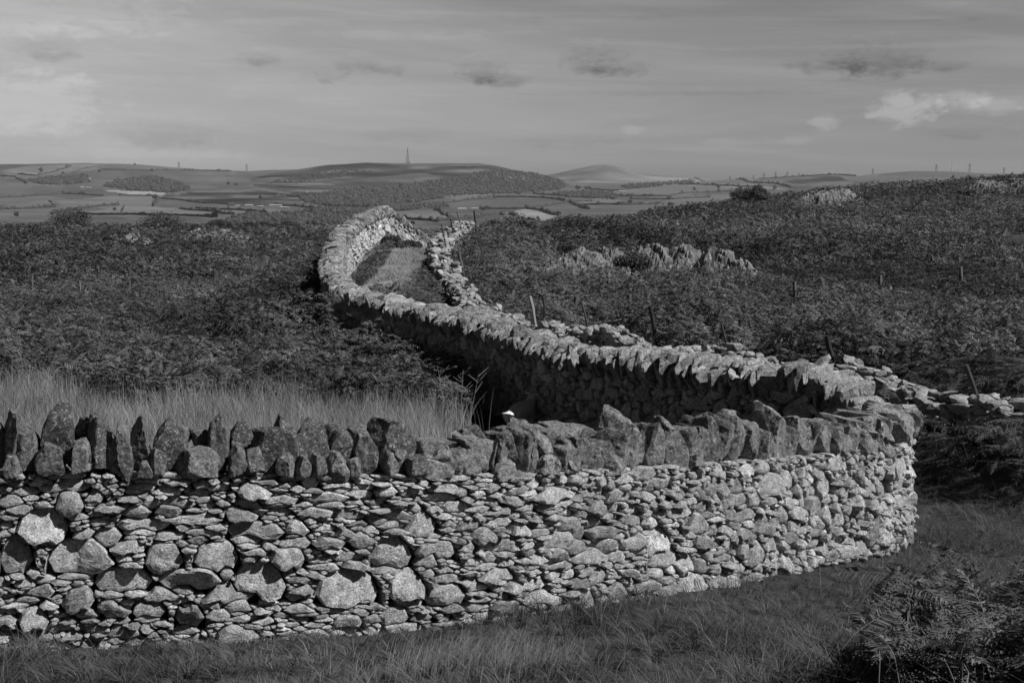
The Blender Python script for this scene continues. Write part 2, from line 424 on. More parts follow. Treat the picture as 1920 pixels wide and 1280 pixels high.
while rows[-1] < 232: rows.append(rows[-1] + max(.12, .0095 * max(rows[-1], 0) if rows[-1] > 4 else .5))
rows = np.array(rows); cu = np.linspace(-1, 1, 261)
Xg = cu[None] * (np.maximum(rows, 0)[:, None] * .5 + 9); Yg = np.repeat(rows[:, None], len(cu), 1)
Zg = ground_z(Xg, Yg).reshape(Xg.shape)
def gridq(nr, nc):
    i = (np.arange(nr - 1)[:, None] * nc + np.arange(nc - 1)[None]).ravel()
    return np.stack([i, i + 1, i + nc + 1, i + nc], 1)
ac = Acc(); ac.add(np.stack([Xg, Yg, Zg], -1).reshape(-1, 3), quads=gridq(*Xg.shape), tone=.4 + .2 * fbm(np.stack([Xg, Yg, 0 * Xg], -1).reshape(-1, 3) * .4, 3))
gro = ac.build('ground', M['soil'], smooth=True); setp(gro, kind='structure')

# ------------------------------------------------------------------ dry stone walling
def masonry(acc, path, side, s0, s1, hmax, rg, size=1.0, boulders=(), elong=None, thick=HW, prot=.028):
    """lay stones one on another: each rests on what lies below it"""
    ds = .01; n = int((s1 - s0) / ds); H = rg.uniform(-.06, .0, n // 12 + 2); H = np.interp(np.arange(n) / 12., np.arange(len(H)), H)
    ss = s0 + np.arange(n) * ds; lim = hmax(ss)
    bl = sorted(boulders, key=lambda b: b[2])
    d8 = 0
    def emit(i0, i1, top, bot, h, w):
        k = i1 - i0
        m = int(np.clip(w * size / .035, 4, 8)) if size < 1.2 else 4
        u = np.linspace(0, 1, m + 2); u[1:-1] += rg.uniform(-.25, .25, m) / (m + 1)
        idx = np.clip((u * (k - 1)).astype(int), 0, k - 1)
        S = ss[i0] + idx * ds; T = top[idx]; B = bot[idx]
        outl = np.r_[np.c_[S, T], np.c_[S[::-1][1:-1], B[::-1][1:-1]]]
        c0 = outl.mean(0)
        nn = len(outl); wd = S[-1] - S[0]
        sm = min(wd, h)
        pr = rg.normal(0, prot) * min(1, sm / .07 + .3); tx = rg.normal(0, .2); tz = rg.normal(-.05, .26)
        fl = rg.uniform(0, 1) < .1                                    # some stones are rounded boulders
        pls = [(pr, tx, tz)]
        for q_ in range(4):                                           # facets: the face is the lowest of a few planes
            an = q_ * 1.5708 + rg.uniform(-.6, .6); st = rg.uniform(.35, 1.3); r0 = rg.uniform(.22, .46)
            gx, gz_ = math.cos(an) * st, math.sin(an) * st
            pls.append((pr + st * (abs(math.cos(an)) * wd + abs(math.sin(an)) * h) * r0, tx - gx, tz - gz_))
        e_ = rg.uniform(0, 50)
        def dep(p, base):
            a_ = p[:, 0] - c0[0]; b_2 = p[:, 1] - c0[1]
            dd = np.min([k0 + kx * a_ + kz * b_2 for k0, kx, kz in pls], 0)
            if fl: dd = dd - .5 * sm * ((2 * a_ / wd) ** 2 + (2 * b_2 / max(h, .02)) ** 2) * .35
            if size < 1.3: dd = dd + vnoise(np.c_[p / .05, np.full(len(p), e_)], 5) * .05 * min(sm, .2) + vnoise(np.c_[p / .02, np.full(len(p), e_)], 6) * .003
            return np.maximum(dd, -.06) + base
        rings = []
        RG = ((.95, -.11), (.99, -.028 - .07 * sm), (.94, -.004), (.74, .004), (.48, .006), (.24, .006)) if size < 1.1 else ((.94, -.11), (.97, -.022 - .05 * sm), (.88, -.002), (.45, .006))
        for sc, base in RG:
            p = c0 + (outl - c0) * sc
            rings.append(np.c_[p, dep(p, base) if base > -.1 else np.full(nn, -.13)])
        rings.append(np.array([[c0[0], c0[1], dep(c0[None], .006)[0]]]))
        V = np.vstack(rings); q = []; nr = len(RG)
        cc, tt, rr = path.at(V[:, 0]); hh = np.maximum(cc[:, 3], .3)
        zb = cc[:, 2] - cc[:, 3]
        off = thick + .07 * (1 - V[:, 1] / hh) + V[:, 2]
        W3 = np.c_[cc[:, :2] + side * rr * off[:, None], zb + V[:, 1]]
        j = np.arange(nn); jn = (j + 1) % nn
        for r in range(nr - 1): q.append(np.c_[r * nn + j, r * nn + jn, (r + 1) * nn + jn, (r + 1) * nn + j])
        q = np.vstack(q); t = np.c_[(nr - 1) * nn + j, (nr - 1) * nn + jn, np.full(nn, nr * nn)]
        if side < 0: q = q[:, ::-1]; t = t[:, ::-1]
        acc.add(W3, quads=q, tris=t, tone=float(np.clip(rg.normal(.5, .15), .05, 1)))
    guard = 0
    while guard < 60000:
        guard += 1
        rem = H - lim
        i = int(np.argmin(rem + rg.uniform(0, .02, 1)))
        if rem[i] > -.022: break
        placed = False
        for b in bl:
            bi0 = int((b[0] - b[1] / 2 - s0) / ds); bi1 = int((b[0] + b[1] / 2 - s0) / ds)
            if bi0 < 0 or bi1 >= n: bl.remove(b); break
            if H[bi0:bi1].max() > b[2] + b[3] * .45: bl.remove(b); break
            if H[bi0:bi1].mean() > b[2] - .035:
                k = bi1 - bi0; u = np.linspace(0, 1, k); base = min(H[bi0:bi1].mean(), b[2] + .02); tp = max(b[2] + b[3], base + b[3] * .85)
                e = np.abs(2 * u - 1)
                top = base + (tp - base) * (.35 + .65 * (1 - e ** 2.6) ** .6) + .012 * np.interp(u, np.linspace(0, 1, 7), rg.normal(0, 1, 7))
                bot = np.maximum(H[bi0:bi1] + .006, base - (tp - base) * .12 + (tp - base) * .32 * e ** 3)
                bot = np.minimum(bot, top - .02)
                emit(bi0, bi1, top, bot, b[3], b[1]); H[bi0:bi1] = np.maximum(H[bi0:bi1], top); bl.remove(b); placed = True; break
        if placed: continue
        el_ = elong(ss[i]) if elong else 2.4
        w = float(np.clip(rg.lognormal(math.log(.175 * size), .46), .065 * size, .5 * size))
        r = float(np.clip(rg.lognormal(math.log(1 / el_), .38), .14, 1.0))
        h = float(np.clip(w * r, .028 * size, .30 * size))
        if lim[i] - H[i] < .13: h = min(h, .05 * size)
        # valley round the lowest point
        thr = H[i] + max(.5 * h, .012)
        a = i
        while a > 0 and H[a - 1] < thr and i - a < 60: a -= 1
        b_ = i
        while b_ < n - 1 and H[b_ + 1] < thr and b_ - i < 60: b_ += 1
        vw = (b_ - a + 1) * ds
        kk = int(w / ds)
        if vw < w * 1.45 or vw < .07:
            i0, i1 = a, b_ + 1
            if vw < .045 * size and rg.random() < .6: H[a:b_ + 1] = thr; continue
            if (i1 - i0) * ds < .05: i0 = max(0, i0 - 2); i1 = min(n, i1 + 2)
            if (i1 - i0) * ds > w * 1.25 and False: pass
        else:
            if rg.random() < .5: i0 = a; i1 = a + kk
            else: i1 = b_ + 1; i0 = i1 - kk
        i0 = max(0, i0); i1 = min(n, i1); k = i1 - i0
        if k < 3: H[max(0, i - 2):i + 3] += .02; continue
        ww = k * ds; h = min(h, max(ww * r * 1.35, .024 * size), ww * .95)
        seg = H[i0:i1]; base = float(np.percentile(seg, 65)); u = np.linspace(0, 1, k); e = np.abs(2 * u - 1)
        kn = np.interp(u, np.r_[0, np.sort(rg.uniform(.12, .88, 3)), 1], np.r_[rg.uniform(.1, .55), rg.uniform(.7, 1.1, 3), rg.uniform(.1, .55)])
        top = base + h * kn * (1 - .25 * e ** 4) + rg.normal(0, .10) * h * (u - .5) * 2
        top = np.minimum(top, np.maximum(lim[i0:i1] + .01, seg + .02))
        bot = np.maximum(seg + .005, base - .22 * h + .34 * h * e ** 2)
        for b in bl:     # leave the beds of the big boulders level
            bi0 = int((b[0] - b[1] / 2 - s0) / ds); bi1 = int((b[0] + b[1] / 2 - s0) / ds); lo_, hi_ = max(bi0, i0), min(bi1, i1)
            if lo_ < hi_: top[lo_ - i0:hi_ - i0] = np.minimum(top[lo_ - i0:hi_ - i0], max(b[2] + .02, 0))
        top = np.maximum(top, seg + .012); bot = np.minimum(bot, top - .012 * (1 - e ** 6) - .002)
        emit(i0, i1, top, bot, h, ww); H[i0:i1] = top
    return H


def core(acc, path, s0, s1, half, low=-.5, drop=.05):
    q = np.arange(s0, s1, .12); cc, tt, rr = path.at(q); V = []
    zb = cc[:, 2] - cc[:, 3]
    for sd_, z in ((1, zb + low), (1, cc[:, 2] - drop), (-1, cc[:, 2] - drop), (-1, zb + low)):
        V.append(np.c_[cc[:, :2] + sd_ * rr * half, z])
    V = np.stack(V, 1).reshape(-1, 3); k = len(q); i = np.arange(k - 1)
    Q = [np.c_[i * 4 + a, i * 4 + (a + 1) % 4, (i + 1) * 4 + (a + 1) % 4, (i + 1) * 4 + a] for a in range(3)]
    Q.append(np.array([[0, 3, 2, 1], [(k - 1) * 4, (k - 1) * 4 + 1, (k - 1) * 4 + 2, (k - 1) * 4 + 3]]))
    acc.add(V, quads=np.vstack(Q), tone=.5)


# s coordinate on path A of a pixel column on the near front face
_sc = PA.s[PA.c[:, 1] < 17.3]; _cc, _tt, _rr = PA.at(_sc); _f = _cc[:, :2] + _rr * (HW + .02)
_px, _ = proj(_f[:, 0], _f[:, 1], _cc[:, 2]); _ok = np.r_[True, np.diff(np.maximum.accumulate(_px)) > 0]
FPX, FS, FD = _px[_ok], _sc[_ok], _f[_ok, 1]
def s_at(px): return float(np.interp(px, FPX, FS))
def D_at(px): return float(np.interp(px, FPX, FD))
BO = []
for px, py, w_, h_ in [(78, 978, 112, 62), (28, 1035, 74, 72), (148, 1038, 138, 70), (228, 1079, 118, 48), (308, 1036, 80, 60), (405, 1035, 94, 54), (485, 1080, 100, 72), (655, 1092, 130, 72), (765, 1091, 78, 62), (738, 1030, 92, 60), (130, 938, 64, 46),
                       (18, 1118, 50, 50), (55, 1150, 66, 40), (352, 1080, 130, 38), (838, 1107, 84, 40), (568, 1088, 44, 34), (835, 1054, 52, 38), (948, 960, 56, 56), (1060, 1000, 34, 66), (1022, 1052, 44, 36), (865, 1065, 50, 46), (740, 1150, 60, 46), (350, 1148, 60, 42), (275, 1140, 70, 38), (440, 1180, 90, 30),
                       (1240, 1010, 60, 56), (1130, 1000, 46, 44), (1300, 1095, 74, 54), (1360, 1110, 66, 40), (1215, 1050, 50, 36), (650, 1160, 60, 36), (1120, 1110, 50, 40), (1480, 1010, 40, 44), (1445, 1050, 44, 40), (480, 990, 110, 34), (200, 1000, 60, 30), (540, 1040, 74, 36), (820, 1024, 84, 30)]:
    D = D_at(px); ppm = F / D; sx_ = s_at(px); cc, tt, rr = PA.at(sx_); zb = cc[2] - cc[3]
    cs = abs(tt[0])
    zlow = P(px, py + h_ / 2, D)[2] - zb
    if w_ < 58: continue
    BO.append([sx_, .9 * w_ / ppm / max(cs, .5), max(zlow, -.05), .9 * h_ / ppm])
hA = lambda s_: PA.at(s_)[0][:, 3]
wallA = empty('dry_stone_wall', (-3.6, 10.5, -3.35), 'long winding dry stone wall with upright coping stones, bending right and looping up to the crest', 'stone wall')
ms = Acc(); r1 = np.random.default_rng(3)
sTip = float(PA.s[np.argmax(PA.c[:, 0] * (PA.c[:, 1] < 22))])
el_f = lambda s_: 4.0 if s_ < s_at(600) else (4.0 - 1.8 * min(1, (s_ - s_at(600)) / 5.0))
masonry(ms, PA, 1, 0, sTip + 3, hA, r1, .87, BO, el_f)
masonry(ms, PA, 1, sTip + 3, PA.L - .1, hA, r1, 1.35, (), lambda s_: 1.7)
masonry(ms, PA, -1, 0, sTip - 1, hA, r1, 1.5, (), None)
masonry(ms, PA, -1, sTip - 1, PA.L - .1, hA, r1, 1.15, (), lambda s_: 2.0)
ms.build('masonry', M['masonry'], wallA)
co = Acc(); core(co, PA, 0, PA.L - .05, .16); co.build('wall_core', M['core'], wallA)
print('masonry verts', ms.n)

# coping stones on the near face, drawn one by one: (x left, x right, y top, y bottom, lean px, set back m, thickness across wall, tone)
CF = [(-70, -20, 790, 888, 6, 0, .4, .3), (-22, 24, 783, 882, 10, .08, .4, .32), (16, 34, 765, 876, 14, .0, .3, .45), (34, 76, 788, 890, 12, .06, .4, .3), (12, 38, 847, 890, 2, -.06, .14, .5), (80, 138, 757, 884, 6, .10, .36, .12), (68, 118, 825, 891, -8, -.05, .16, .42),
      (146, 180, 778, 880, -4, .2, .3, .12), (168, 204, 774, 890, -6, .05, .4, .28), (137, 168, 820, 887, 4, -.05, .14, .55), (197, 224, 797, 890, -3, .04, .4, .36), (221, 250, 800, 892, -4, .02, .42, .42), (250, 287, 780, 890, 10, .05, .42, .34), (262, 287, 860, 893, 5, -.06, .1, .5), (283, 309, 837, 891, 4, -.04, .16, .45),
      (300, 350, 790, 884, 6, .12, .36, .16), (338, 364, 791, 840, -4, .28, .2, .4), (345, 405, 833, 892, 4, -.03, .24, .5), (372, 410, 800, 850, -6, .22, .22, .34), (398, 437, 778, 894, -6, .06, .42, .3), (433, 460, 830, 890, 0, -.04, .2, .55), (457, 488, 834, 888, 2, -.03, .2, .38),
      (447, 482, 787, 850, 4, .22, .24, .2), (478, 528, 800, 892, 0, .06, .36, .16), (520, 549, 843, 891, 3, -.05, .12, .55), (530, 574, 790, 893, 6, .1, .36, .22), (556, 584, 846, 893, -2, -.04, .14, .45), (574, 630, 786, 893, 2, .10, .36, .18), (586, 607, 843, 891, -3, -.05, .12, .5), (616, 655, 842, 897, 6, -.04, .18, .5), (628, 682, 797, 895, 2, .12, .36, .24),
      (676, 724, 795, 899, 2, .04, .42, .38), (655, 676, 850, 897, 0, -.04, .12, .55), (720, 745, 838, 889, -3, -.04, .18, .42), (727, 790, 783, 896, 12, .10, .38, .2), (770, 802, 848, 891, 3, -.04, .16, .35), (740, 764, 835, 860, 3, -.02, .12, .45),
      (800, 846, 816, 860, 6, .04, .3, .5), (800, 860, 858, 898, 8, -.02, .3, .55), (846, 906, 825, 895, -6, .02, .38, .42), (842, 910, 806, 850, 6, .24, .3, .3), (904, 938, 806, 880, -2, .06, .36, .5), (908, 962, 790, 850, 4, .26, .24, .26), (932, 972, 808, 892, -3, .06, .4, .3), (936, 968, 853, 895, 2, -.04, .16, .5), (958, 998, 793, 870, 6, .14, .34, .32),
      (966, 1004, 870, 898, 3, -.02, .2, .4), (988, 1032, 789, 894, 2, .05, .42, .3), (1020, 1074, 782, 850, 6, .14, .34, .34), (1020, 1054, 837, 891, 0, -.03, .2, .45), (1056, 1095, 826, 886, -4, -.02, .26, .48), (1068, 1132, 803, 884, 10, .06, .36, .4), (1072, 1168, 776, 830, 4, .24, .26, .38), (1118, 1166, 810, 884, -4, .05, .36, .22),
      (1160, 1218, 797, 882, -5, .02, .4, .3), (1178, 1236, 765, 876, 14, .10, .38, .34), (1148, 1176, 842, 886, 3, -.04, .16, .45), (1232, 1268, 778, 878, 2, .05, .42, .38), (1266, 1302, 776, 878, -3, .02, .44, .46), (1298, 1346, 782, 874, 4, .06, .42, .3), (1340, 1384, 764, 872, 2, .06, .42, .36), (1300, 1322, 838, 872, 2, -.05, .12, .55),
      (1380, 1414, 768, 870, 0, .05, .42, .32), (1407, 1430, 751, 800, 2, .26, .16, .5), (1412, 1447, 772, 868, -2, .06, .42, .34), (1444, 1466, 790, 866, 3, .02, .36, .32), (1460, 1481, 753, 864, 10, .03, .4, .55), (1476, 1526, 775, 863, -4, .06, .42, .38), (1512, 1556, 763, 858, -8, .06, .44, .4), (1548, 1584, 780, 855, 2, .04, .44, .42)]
cr = np.random.default_rng(21)
ncop = 0
def cope_stone(acc, s_, hw, half_across, zlo, zhi, lean, setback, tone, rg, sub=3, tilt=0., top=.7, across=0.0, rough=.085):
    cc, tt, rr = PA.at(s_); yaw = math.atan2(tt[1], tt[0]) + rg.normal(0, .18)
    ctr = np.array([*(cc[:2] + rr * across), (zlo + zhi) / 2])
    rock(acc, ctr, (hw, half_across, (zhi - zlo) / 2), rotm(yaw, tilt, lean), rg, sub, npl=9, p=90, rough=rough, tone=tone, top=top, cut=(.98, 1.42))
CF2 = []
for q_ in CF:      # from the middle rightwards the coping is of thinner slates set closer
    x0, x1, yt, yb, ln, sb, th, tn = q_
    if x0 > 840 and x1 - x0 > 38:
        xm = x0 + (x1 - x0) * cr.uniform(.4, .6); CF2 += [(x0, xm + 4, yt + cr.uniform(-4, 16), yb, ln * .6 + cr.uniform(-5, 3), sb, th, tn * cr.uniform(.75, 1.1)), (xm - 4, x1, yt + cr.uniform(-6, 10), yb, ln * .6 + cr.uniform(-3, 5), sb + cr.uniform(-.05, .04), th, tn * cr.uniform(.9, 1.3))]
    else: CF2.append(q_)
for (x0, x1, yt, yb, ln, sb, th, tn) in CF2:
    px = (x0 + x1) / 2; s_ = s_at(px); cc, tt, rr = PA.at(s_); D = D_at(px) + sb * .9
    zlo = P(px, yb + 2, D_at(px))[2]; zhi = P(px, yt + (7 if px < 850 else 14), D + .05)[2]; hw = (x1 - x0) / 2 / F * D / max(.6, abs(tt[0])) * (1.03 if px < 850 else 1.14)
    a_ = Acc()
    zc = (zlo + zhi) / 2
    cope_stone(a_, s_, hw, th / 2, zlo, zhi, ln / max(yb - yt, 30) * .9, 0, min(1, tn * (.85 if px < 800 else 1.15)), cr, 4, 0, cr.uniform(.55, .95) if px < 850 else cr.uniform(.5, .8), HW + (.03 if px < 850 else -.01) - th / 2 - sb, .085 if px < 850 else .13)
    cc3 = (float(cc[0] + rr[0] * .1), float(cc[1] + rr[1] * .1), float(zlo))
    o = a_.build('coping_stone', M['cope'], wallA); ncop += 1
s_ = s_at(1578); rest = Acc(); k = 0
while s_ < PA.L - .3:
    cc, tt, rr = PA.at(s_); D = cc[1]; far = D > 30
    w_ = float(np.clip(cr.lognormal(-2.45, .42), .045, .22)) * (1.25 if far else 1.0); sag = .05 * math.sin(s_ * 1.3) * math.sin(s_ * .47 + 2); hgt = (cr.uniform(.22, .44) if D > 19.6 else cr.uniform(.32, .46)) + sag
    hang = cr.uniform(.0, .16) if D > 19 else cr.uniform(-.01, .03)
    bend = D < 20.3
    if bend: w_ = cr.uniform(.07, .17); hgt = cr.uniform(.20, .42); hang = cr.uniform(0, .05)
    # slabs lie across the wall with ragged ends hanging over the shaded face
    if D < 26 and ncop < 100:
        a_ = Acc(); tgt = a_
    else: tgt = rest
    cope_stone(tgt, s_, w_ / 2 * (1.35 if bend else 1.2), cr.uniform(.30, .36) if bend else cr.uniform(.22, .33), cc[2] - .02 - hang * .4, cc[2] + hgt, cr.normal(0, .12 if bend else .26), 0, float(np.clip(cr.normal(.66, .2), .15, 1)), cr, 3 if D < 30 else 2, cr.normal(.0, .10 if bend else .12), cr.uniform(.5 if bend else .7, .9), cr.normal(0, .02 if bend else .05), .10 if bend else .085)
    if cr.random() < .75 and not bend:   # overhanging tongue
        cope_stone(tgt, s_ + cr.uniform(-.05, .05), w_ / 2 * .8, .13, cc[2] - hang - .02, cc[2] + hgt * .75, cr.normal(0, .2), 0, float(np.clip(cr.normal(.66, .2), .15, 1)), cr, 2, -.5 * np.sign(1), .8, -.27)
    if cr.random() < .55 and not bend:
        cope_stone(tgt, s_ + cr.uniform(-.05, .05), w_ / 2 * .8, .12, cc[2] - hang * .3 - .01, cc[2] + hgt * .7, cr.normal(0, .2), 0, float(np.clip(cr.normal(.55, .14), .2, 1)), cr, 2, .5, .8, .26)
    if tgt is not rest:
        tgt.build('coping_stone', M['cope'], wallA); ncop += 1
    s_ += w_ * .92
o = rest.build('coping_stones', M['cope'], wallA); setp(o, kind='stuff')
print('copes', ncop, rest.n)

# ------------------------------------------------------------------ the ruined wall on the far side of the lane
wallB = empty('ruined_stone_wall', tuple(float(v) for v in (PB.c[300, 0], PB.c[300, 1], PB.c[300, 2] - .6)), 'low tumbledown wall of loose pale stones on the far side of the lane', 'ruined wall')
mb = Acc(); r2 = np.random.default_rng(8)
hB = lambda s_: PB.at(s_)[0][:, 3] * (.72 + .28 * np.sin(s_ * 1.7) * np.sin(s_ * .63 + 1))
masonry(mb, PB, -1, 0, PB.L - .1, hB, r2, 1.5, (), lambda s_: 2.0, .26, .05)
masonry(mb, PB, 1, 0, PB.L - .1, hB, r2, 1.8, (), None, .24, .05)
mb.build('masonry', M['loose'], wallB)
co = Acc(); core(co, PB, 0, PB.L - .05, .14, -.3, .25); co.build('wall_core', M['core'], wallB)
restb = Acc(); s_ = .1; nb = 0; lst = []
while s_ < PB.L - .2:
    cc, tt, rr = PB.at(s_); hb = float(hB(np.array([s_]))[0])
    for k in range(2):
        w_ = r2.uniform(.08, .21); th = r2.uniform(.025, .085)
        ac_ = r2.uniform(-.28, .28)
        lst.append((s_ + r2.uniform(-.1, .1), w_, th, ac_, cc, rr, hb, tt))
    s_ += r2.uniform(.08, .18)
for (s1_, w_, th, ac_, cc, rr, hb, tt) in lst:
    near = cc[1] < 26.5 and 1000 < proj(cc[0], cc[1], cc[2])[0] < 1950 and w_ > .165 and nb < 95
    tg_ = Acc() if near else restb
    z0 = cc[2] - cc[3] + hb
    rock(tg_, (*(PB.at(s1_)[0][:2] + rr * ac_), z0 + th * .6 + r2.uniform(-.06, .06)), (w_ * .8, w_ * r2.uniform(.45, .8), th), rotm(r2.uniform(0, 6.28), r2.normal(0, .25), r2.normal(0, .25)), r2, 2, 8, 90, .05, float(np.clip(r2.normal(.6, .2), .1, 1)), None, (.95, 1.4))
    if near: tg_.build('top_stone', M['loose'], wallB); nb += 1
o = restb.build('loose_stones', M['loose'], wallB); setp(o, kind='stuff')

# ------------------------------------------------------------------ vegetation
def signed(path, x, y, stp=14):
    c = path.c[::stp, :2]; rt = path.right[::stp]
    out = np.empty(len(x)); 
    for i in range(0, len(x), 20000):
        p = np.stack([x[i:i + 20000], y[i:i + 20000]], 1)
        d = ((p[:, None] - c[None]) ** 2).sum(-1); j = d.argmin(1)
        v = p - c[j]; out[i:i + 20000] = np.sqrt(d[np.arange(len(p)), j]) * np.sign((v * rt[j]).sum(1))
    return out


def inpoly(x, y, poly):
    poly = np.asarray(poly, float); r = np.zeros(len(x), bool); j = len(poly) - 1
    for i in range(len(poly)):
        xi, yi = poly[i]; xj, yj = poly[j]
        if yi != yj: r ^= ((yi > y) != (yj > y)) & (x < (xj - xi) * (y - yi) / (yj - yi) + xi)
        j = i
    return r


def frond_template(lod, rg, width=.30):
    """bracken blade lying along +X, one unit long: returns verts, tris"""
    V = []; T = []
    def zr(x): return .10 * x - .38 * x * x
    npair = {0: 15, 1: 11, 2: 5, 3: 19}[lod]
    for i in range(npair):
        u = (i + .5) / npair; x = .06 + .92 * u
        L = width * 1.0 * (1 - u) ** .75 * (min(1, .55 + u * 3)) + .02
        for sd_ in (-1, 1):
            ang = R_(68 - 22 * u + rg.normal(0, 5)); dr = rg.normal(-.20, .16)
            dirv = np.array([math.cos(ang), sd_ * math.sin(ang), dr]); dirv /= np.linalg.norm(dirv)
            b = np.array([x, 0, zr(x)]); nrm = np.cross(dirv, [0, 0, 1]); nrm /= np.linalg.norm(nrm)
            wv = nrm * (.92 / npair) * (.42, .40, .50, .30)[lod]
            tw = np.array([0, 0, rg.normal(0, .3) * (.9 / npair)])
            if lod == 0:
                nl = 5
                for k in range(nl):
                    q = (k + .4) / nl; c0 = b + dirv * L * q + np.array([0, 0, -.25 * L * q * q]); ll = (1 - q) ** .6
                    for s2 in (-1, 1):
                        n0 = len(V); e = wv * s2 * ll * 1.25 + tw * s2 * .5
                        V += [c0 - dirv * L * .085, c0 + dirv * L * .085, c0 + e * rg.uniform(.8, 1.15) + dirv * L * .10 + np.array([0, 0, rg.normal(0, .012)])]
                        T.append((n0, n0 + 1, n0 + 2) if s2 > 0 else (n0, n0 + 2, n0 + 1))
            else:
                n0 = len(V); mid = b + dirv * L * .42 + np.array([0, 0, -.06 * L])
                tip = b + dirv * L + np.array([0, 0, -.25 * L])
                V += [b, mid + wv + tw, tip, mid - wv - tw]; T += [(n0, n0 + 1, n0 + 2), (n0, n0 + 2, n0 + 3)]
    xs_ = (-.5, -.12, .1, .35, .6, .85, 1.0)
    for xa, xb in zip(xs_[:-1], xs_[1:]):     # the thin stalk and midrib
        n0 = len(V); za = zr(xa) if xa >= 0 else -1.9 * xa * xa - .10 * abs(xa) * 1.2; zb_ = zr(xb) if xb >= 0 else -1.9 * xb * xb - .12 * abs(xb)
        V += [np.array([xa, -.006, za]), np.array([xa, .006, za]), np.array([xb, .006, zb_]), np.array([xb, -.006, zb_])]; T += [(n0, n0 + 1, n0 + 2), (n0, n0 + 2, n0 + 3)]
    return np.array(V), np.array(T)


tr_ = np.random.default_rng(77)
FT = {l: [frond_template(l, tr_) for _ in range(5)] for l in (0, 1, 2, 3)}


def scatter_fronds(acc, pos, yaw, pitch, roll, scl, tone, lod):
    n = len(pos); var = rng.integers(0, 5, n)
    for k in range(5):
        m = var == k
        if not m.any(): continue
        V, T = FT[lod][k]; cy, sy = np.cos(yaw[m]), np.sin(yaw[m]); cp, sp = np.cos(pitch[m]), np.sin(pitch[m]); cr_, sr = np.cos(roll[m]), np.sin(roll[m])
        x, y, z = V[:, 0][None], V[:, 1][None], V[:, 2][None]
        y1 = y * cr_[:, None] - z * sr[:, None]; z1 = y * sr[:, None] + z * cr_[:, None]
        x2 = x * cp[:, None] - z1 * sp[:, None]; z2 = x * sp[:, None] + z1 * cp[:, None]
        x3 = x2 * cy[:, None] - y1 * sy[:, None]; y3 = x2 * sy[:, None] + y1 * cy[:, None]
        W_ = np.stack([x3, y3, z2], -1) * scl[m][:, None, None] + pos[m][:, None]
        idx = (T[None] + (np.arange(m.sum()) * len(V))[:, None, None]).reshape(-1, 3)
        tn = np.repeat(tone[m], len(V))
        acc.add(W_.reshape(-1, 3), tris=idx, tone=tn)


def canopy(x, y):
    """bracken stands in mounds a metre or two across with dark gaps between"""
    p = np.stack([x, y, 0 * x], 1); p2 = p + .5 * np.stack([vnoise(p * .8, 36), vnoise(p * .8, 37), 0 * x], 1)
    b1 = 1 - 2 * np.abs(vnoise(p2 * .48, 31)); b2 = 1 - 2 * np.abs(vnoise(p2 * 1.15, 32))
    return np.clip(.62 + .30 * b1 + .17 * b2 + .24 * vnoise(p * .16, 33), .15, 1.35)


def sample(n, y0, y1, pad=1.13, x0=None):
    """points thinning out with distance, over the frame and a margin"""
    y = np.exp(rng.uniform(math.log(y0), math.log(y1), n)) if y0 > 0 else rng.uniform(y0, y1, n)
    x = rng.uniform(-1, 1, n) * (y * .36 * pad + 1.0)
    return x, y


LANE = [(672, 556), (755, 562), (782, 530), (808, 488), (796, 462), (742, 468), (722, 505), (690, 535)]
CORNER = [(2.1, 8.2), (2.5, 9.3), (2.85, 10.4), (3.5, 11.6), (3.95, 12.6), (4.7, 12.9), (5.6, 13.0), (7.5, 12.6), (9, 9), (6, 8.3), (3.4, 8.2)]
BANK = [(5.75, 21.6), (5.95, 20.6), (6.15, 19.6), (6.6, 18.6), (7.6, 17.8), (9.2, 16.6), (11.0, 16.8), (10, 20), (6.5, 23.0), (5.9, 22.6)]
OUT = [(1230, 470, 72)]


def bracken_kind(x, y):
    """0 none, 1 left field, 2 hillside, 3 lane, 4 corner, 5 bank"""
    sa = signed(PA, x, y); sb = signed(PB, x, y); z = ground_z(x, y); px, py = proj(x, y, z)
    k = np.zeros(len(x), int)
    edge = 24.2 + 2.6 * np.clip((x + 4) / 3, 0, 1) + 1.6 * vnoise(np.stack([x, 0 * x, 0 * x], 1) * .45, 5) + np.clip((-x - 5) * .35, 0, 3)
    past = (y > 61) & (x < 0)
    left = (sa < -.5) & (y > edge) & ((sb < 0) | (x < -3)) & ~((y < 28.5) & (px > 868 + (y - 24) * 5))
    k[left] = 1
    k[(y > 66) & (x < -3.2) & (sa < -.3)] = 1
    k[(sb > .42) & (y > 19)] = 2
    k[(sb > .42) & (y > 19) & (y > 62) & (x < -3.0)] = 0
    lane = (sa > .45) & (sb < -.45) & (y > 24) & (y < 70)
    ll = inpoly(px, py, LANE)
    near = np.minimum(np.abs(sa), np.abs(sb))
    k[lane & ~ll & ((y > 36) | (np.abs(sb) < 1.2) & (y > 26))] = 3
    k[(k == 0) & (sa > .5) & inpoly(x, y, CORNER)] = 4
    k[inpoly(x, y, BANK) & (sb < -.3) & (sa > .6)] = 5
    # bare rocky places on the hillside
    rocky = (y > 54.5 - 6 * np.clip((1150 - px) / 100, 0, 1)) & (y < 61) & (px > 1050) & (px < 1400) & (k == 2)
    k[rocky & (rng.random(len(x)) < .85)] = 0
    turf = inpoly(px, py, [(1870, 470), (1905, 440), (2050, 440), (2050, 480), (1880, 482)]) & (k == 2)
    k[turf] = 0
    thin = inpoly(px, py, [(200, 475), (330, 452), (480, 452), (500, 462), (380, 470), (230, 490)]) & (k == 1)
    k[thin & (rng.random(len(x)) < .45)] = 0
    return k, z, sa, sb


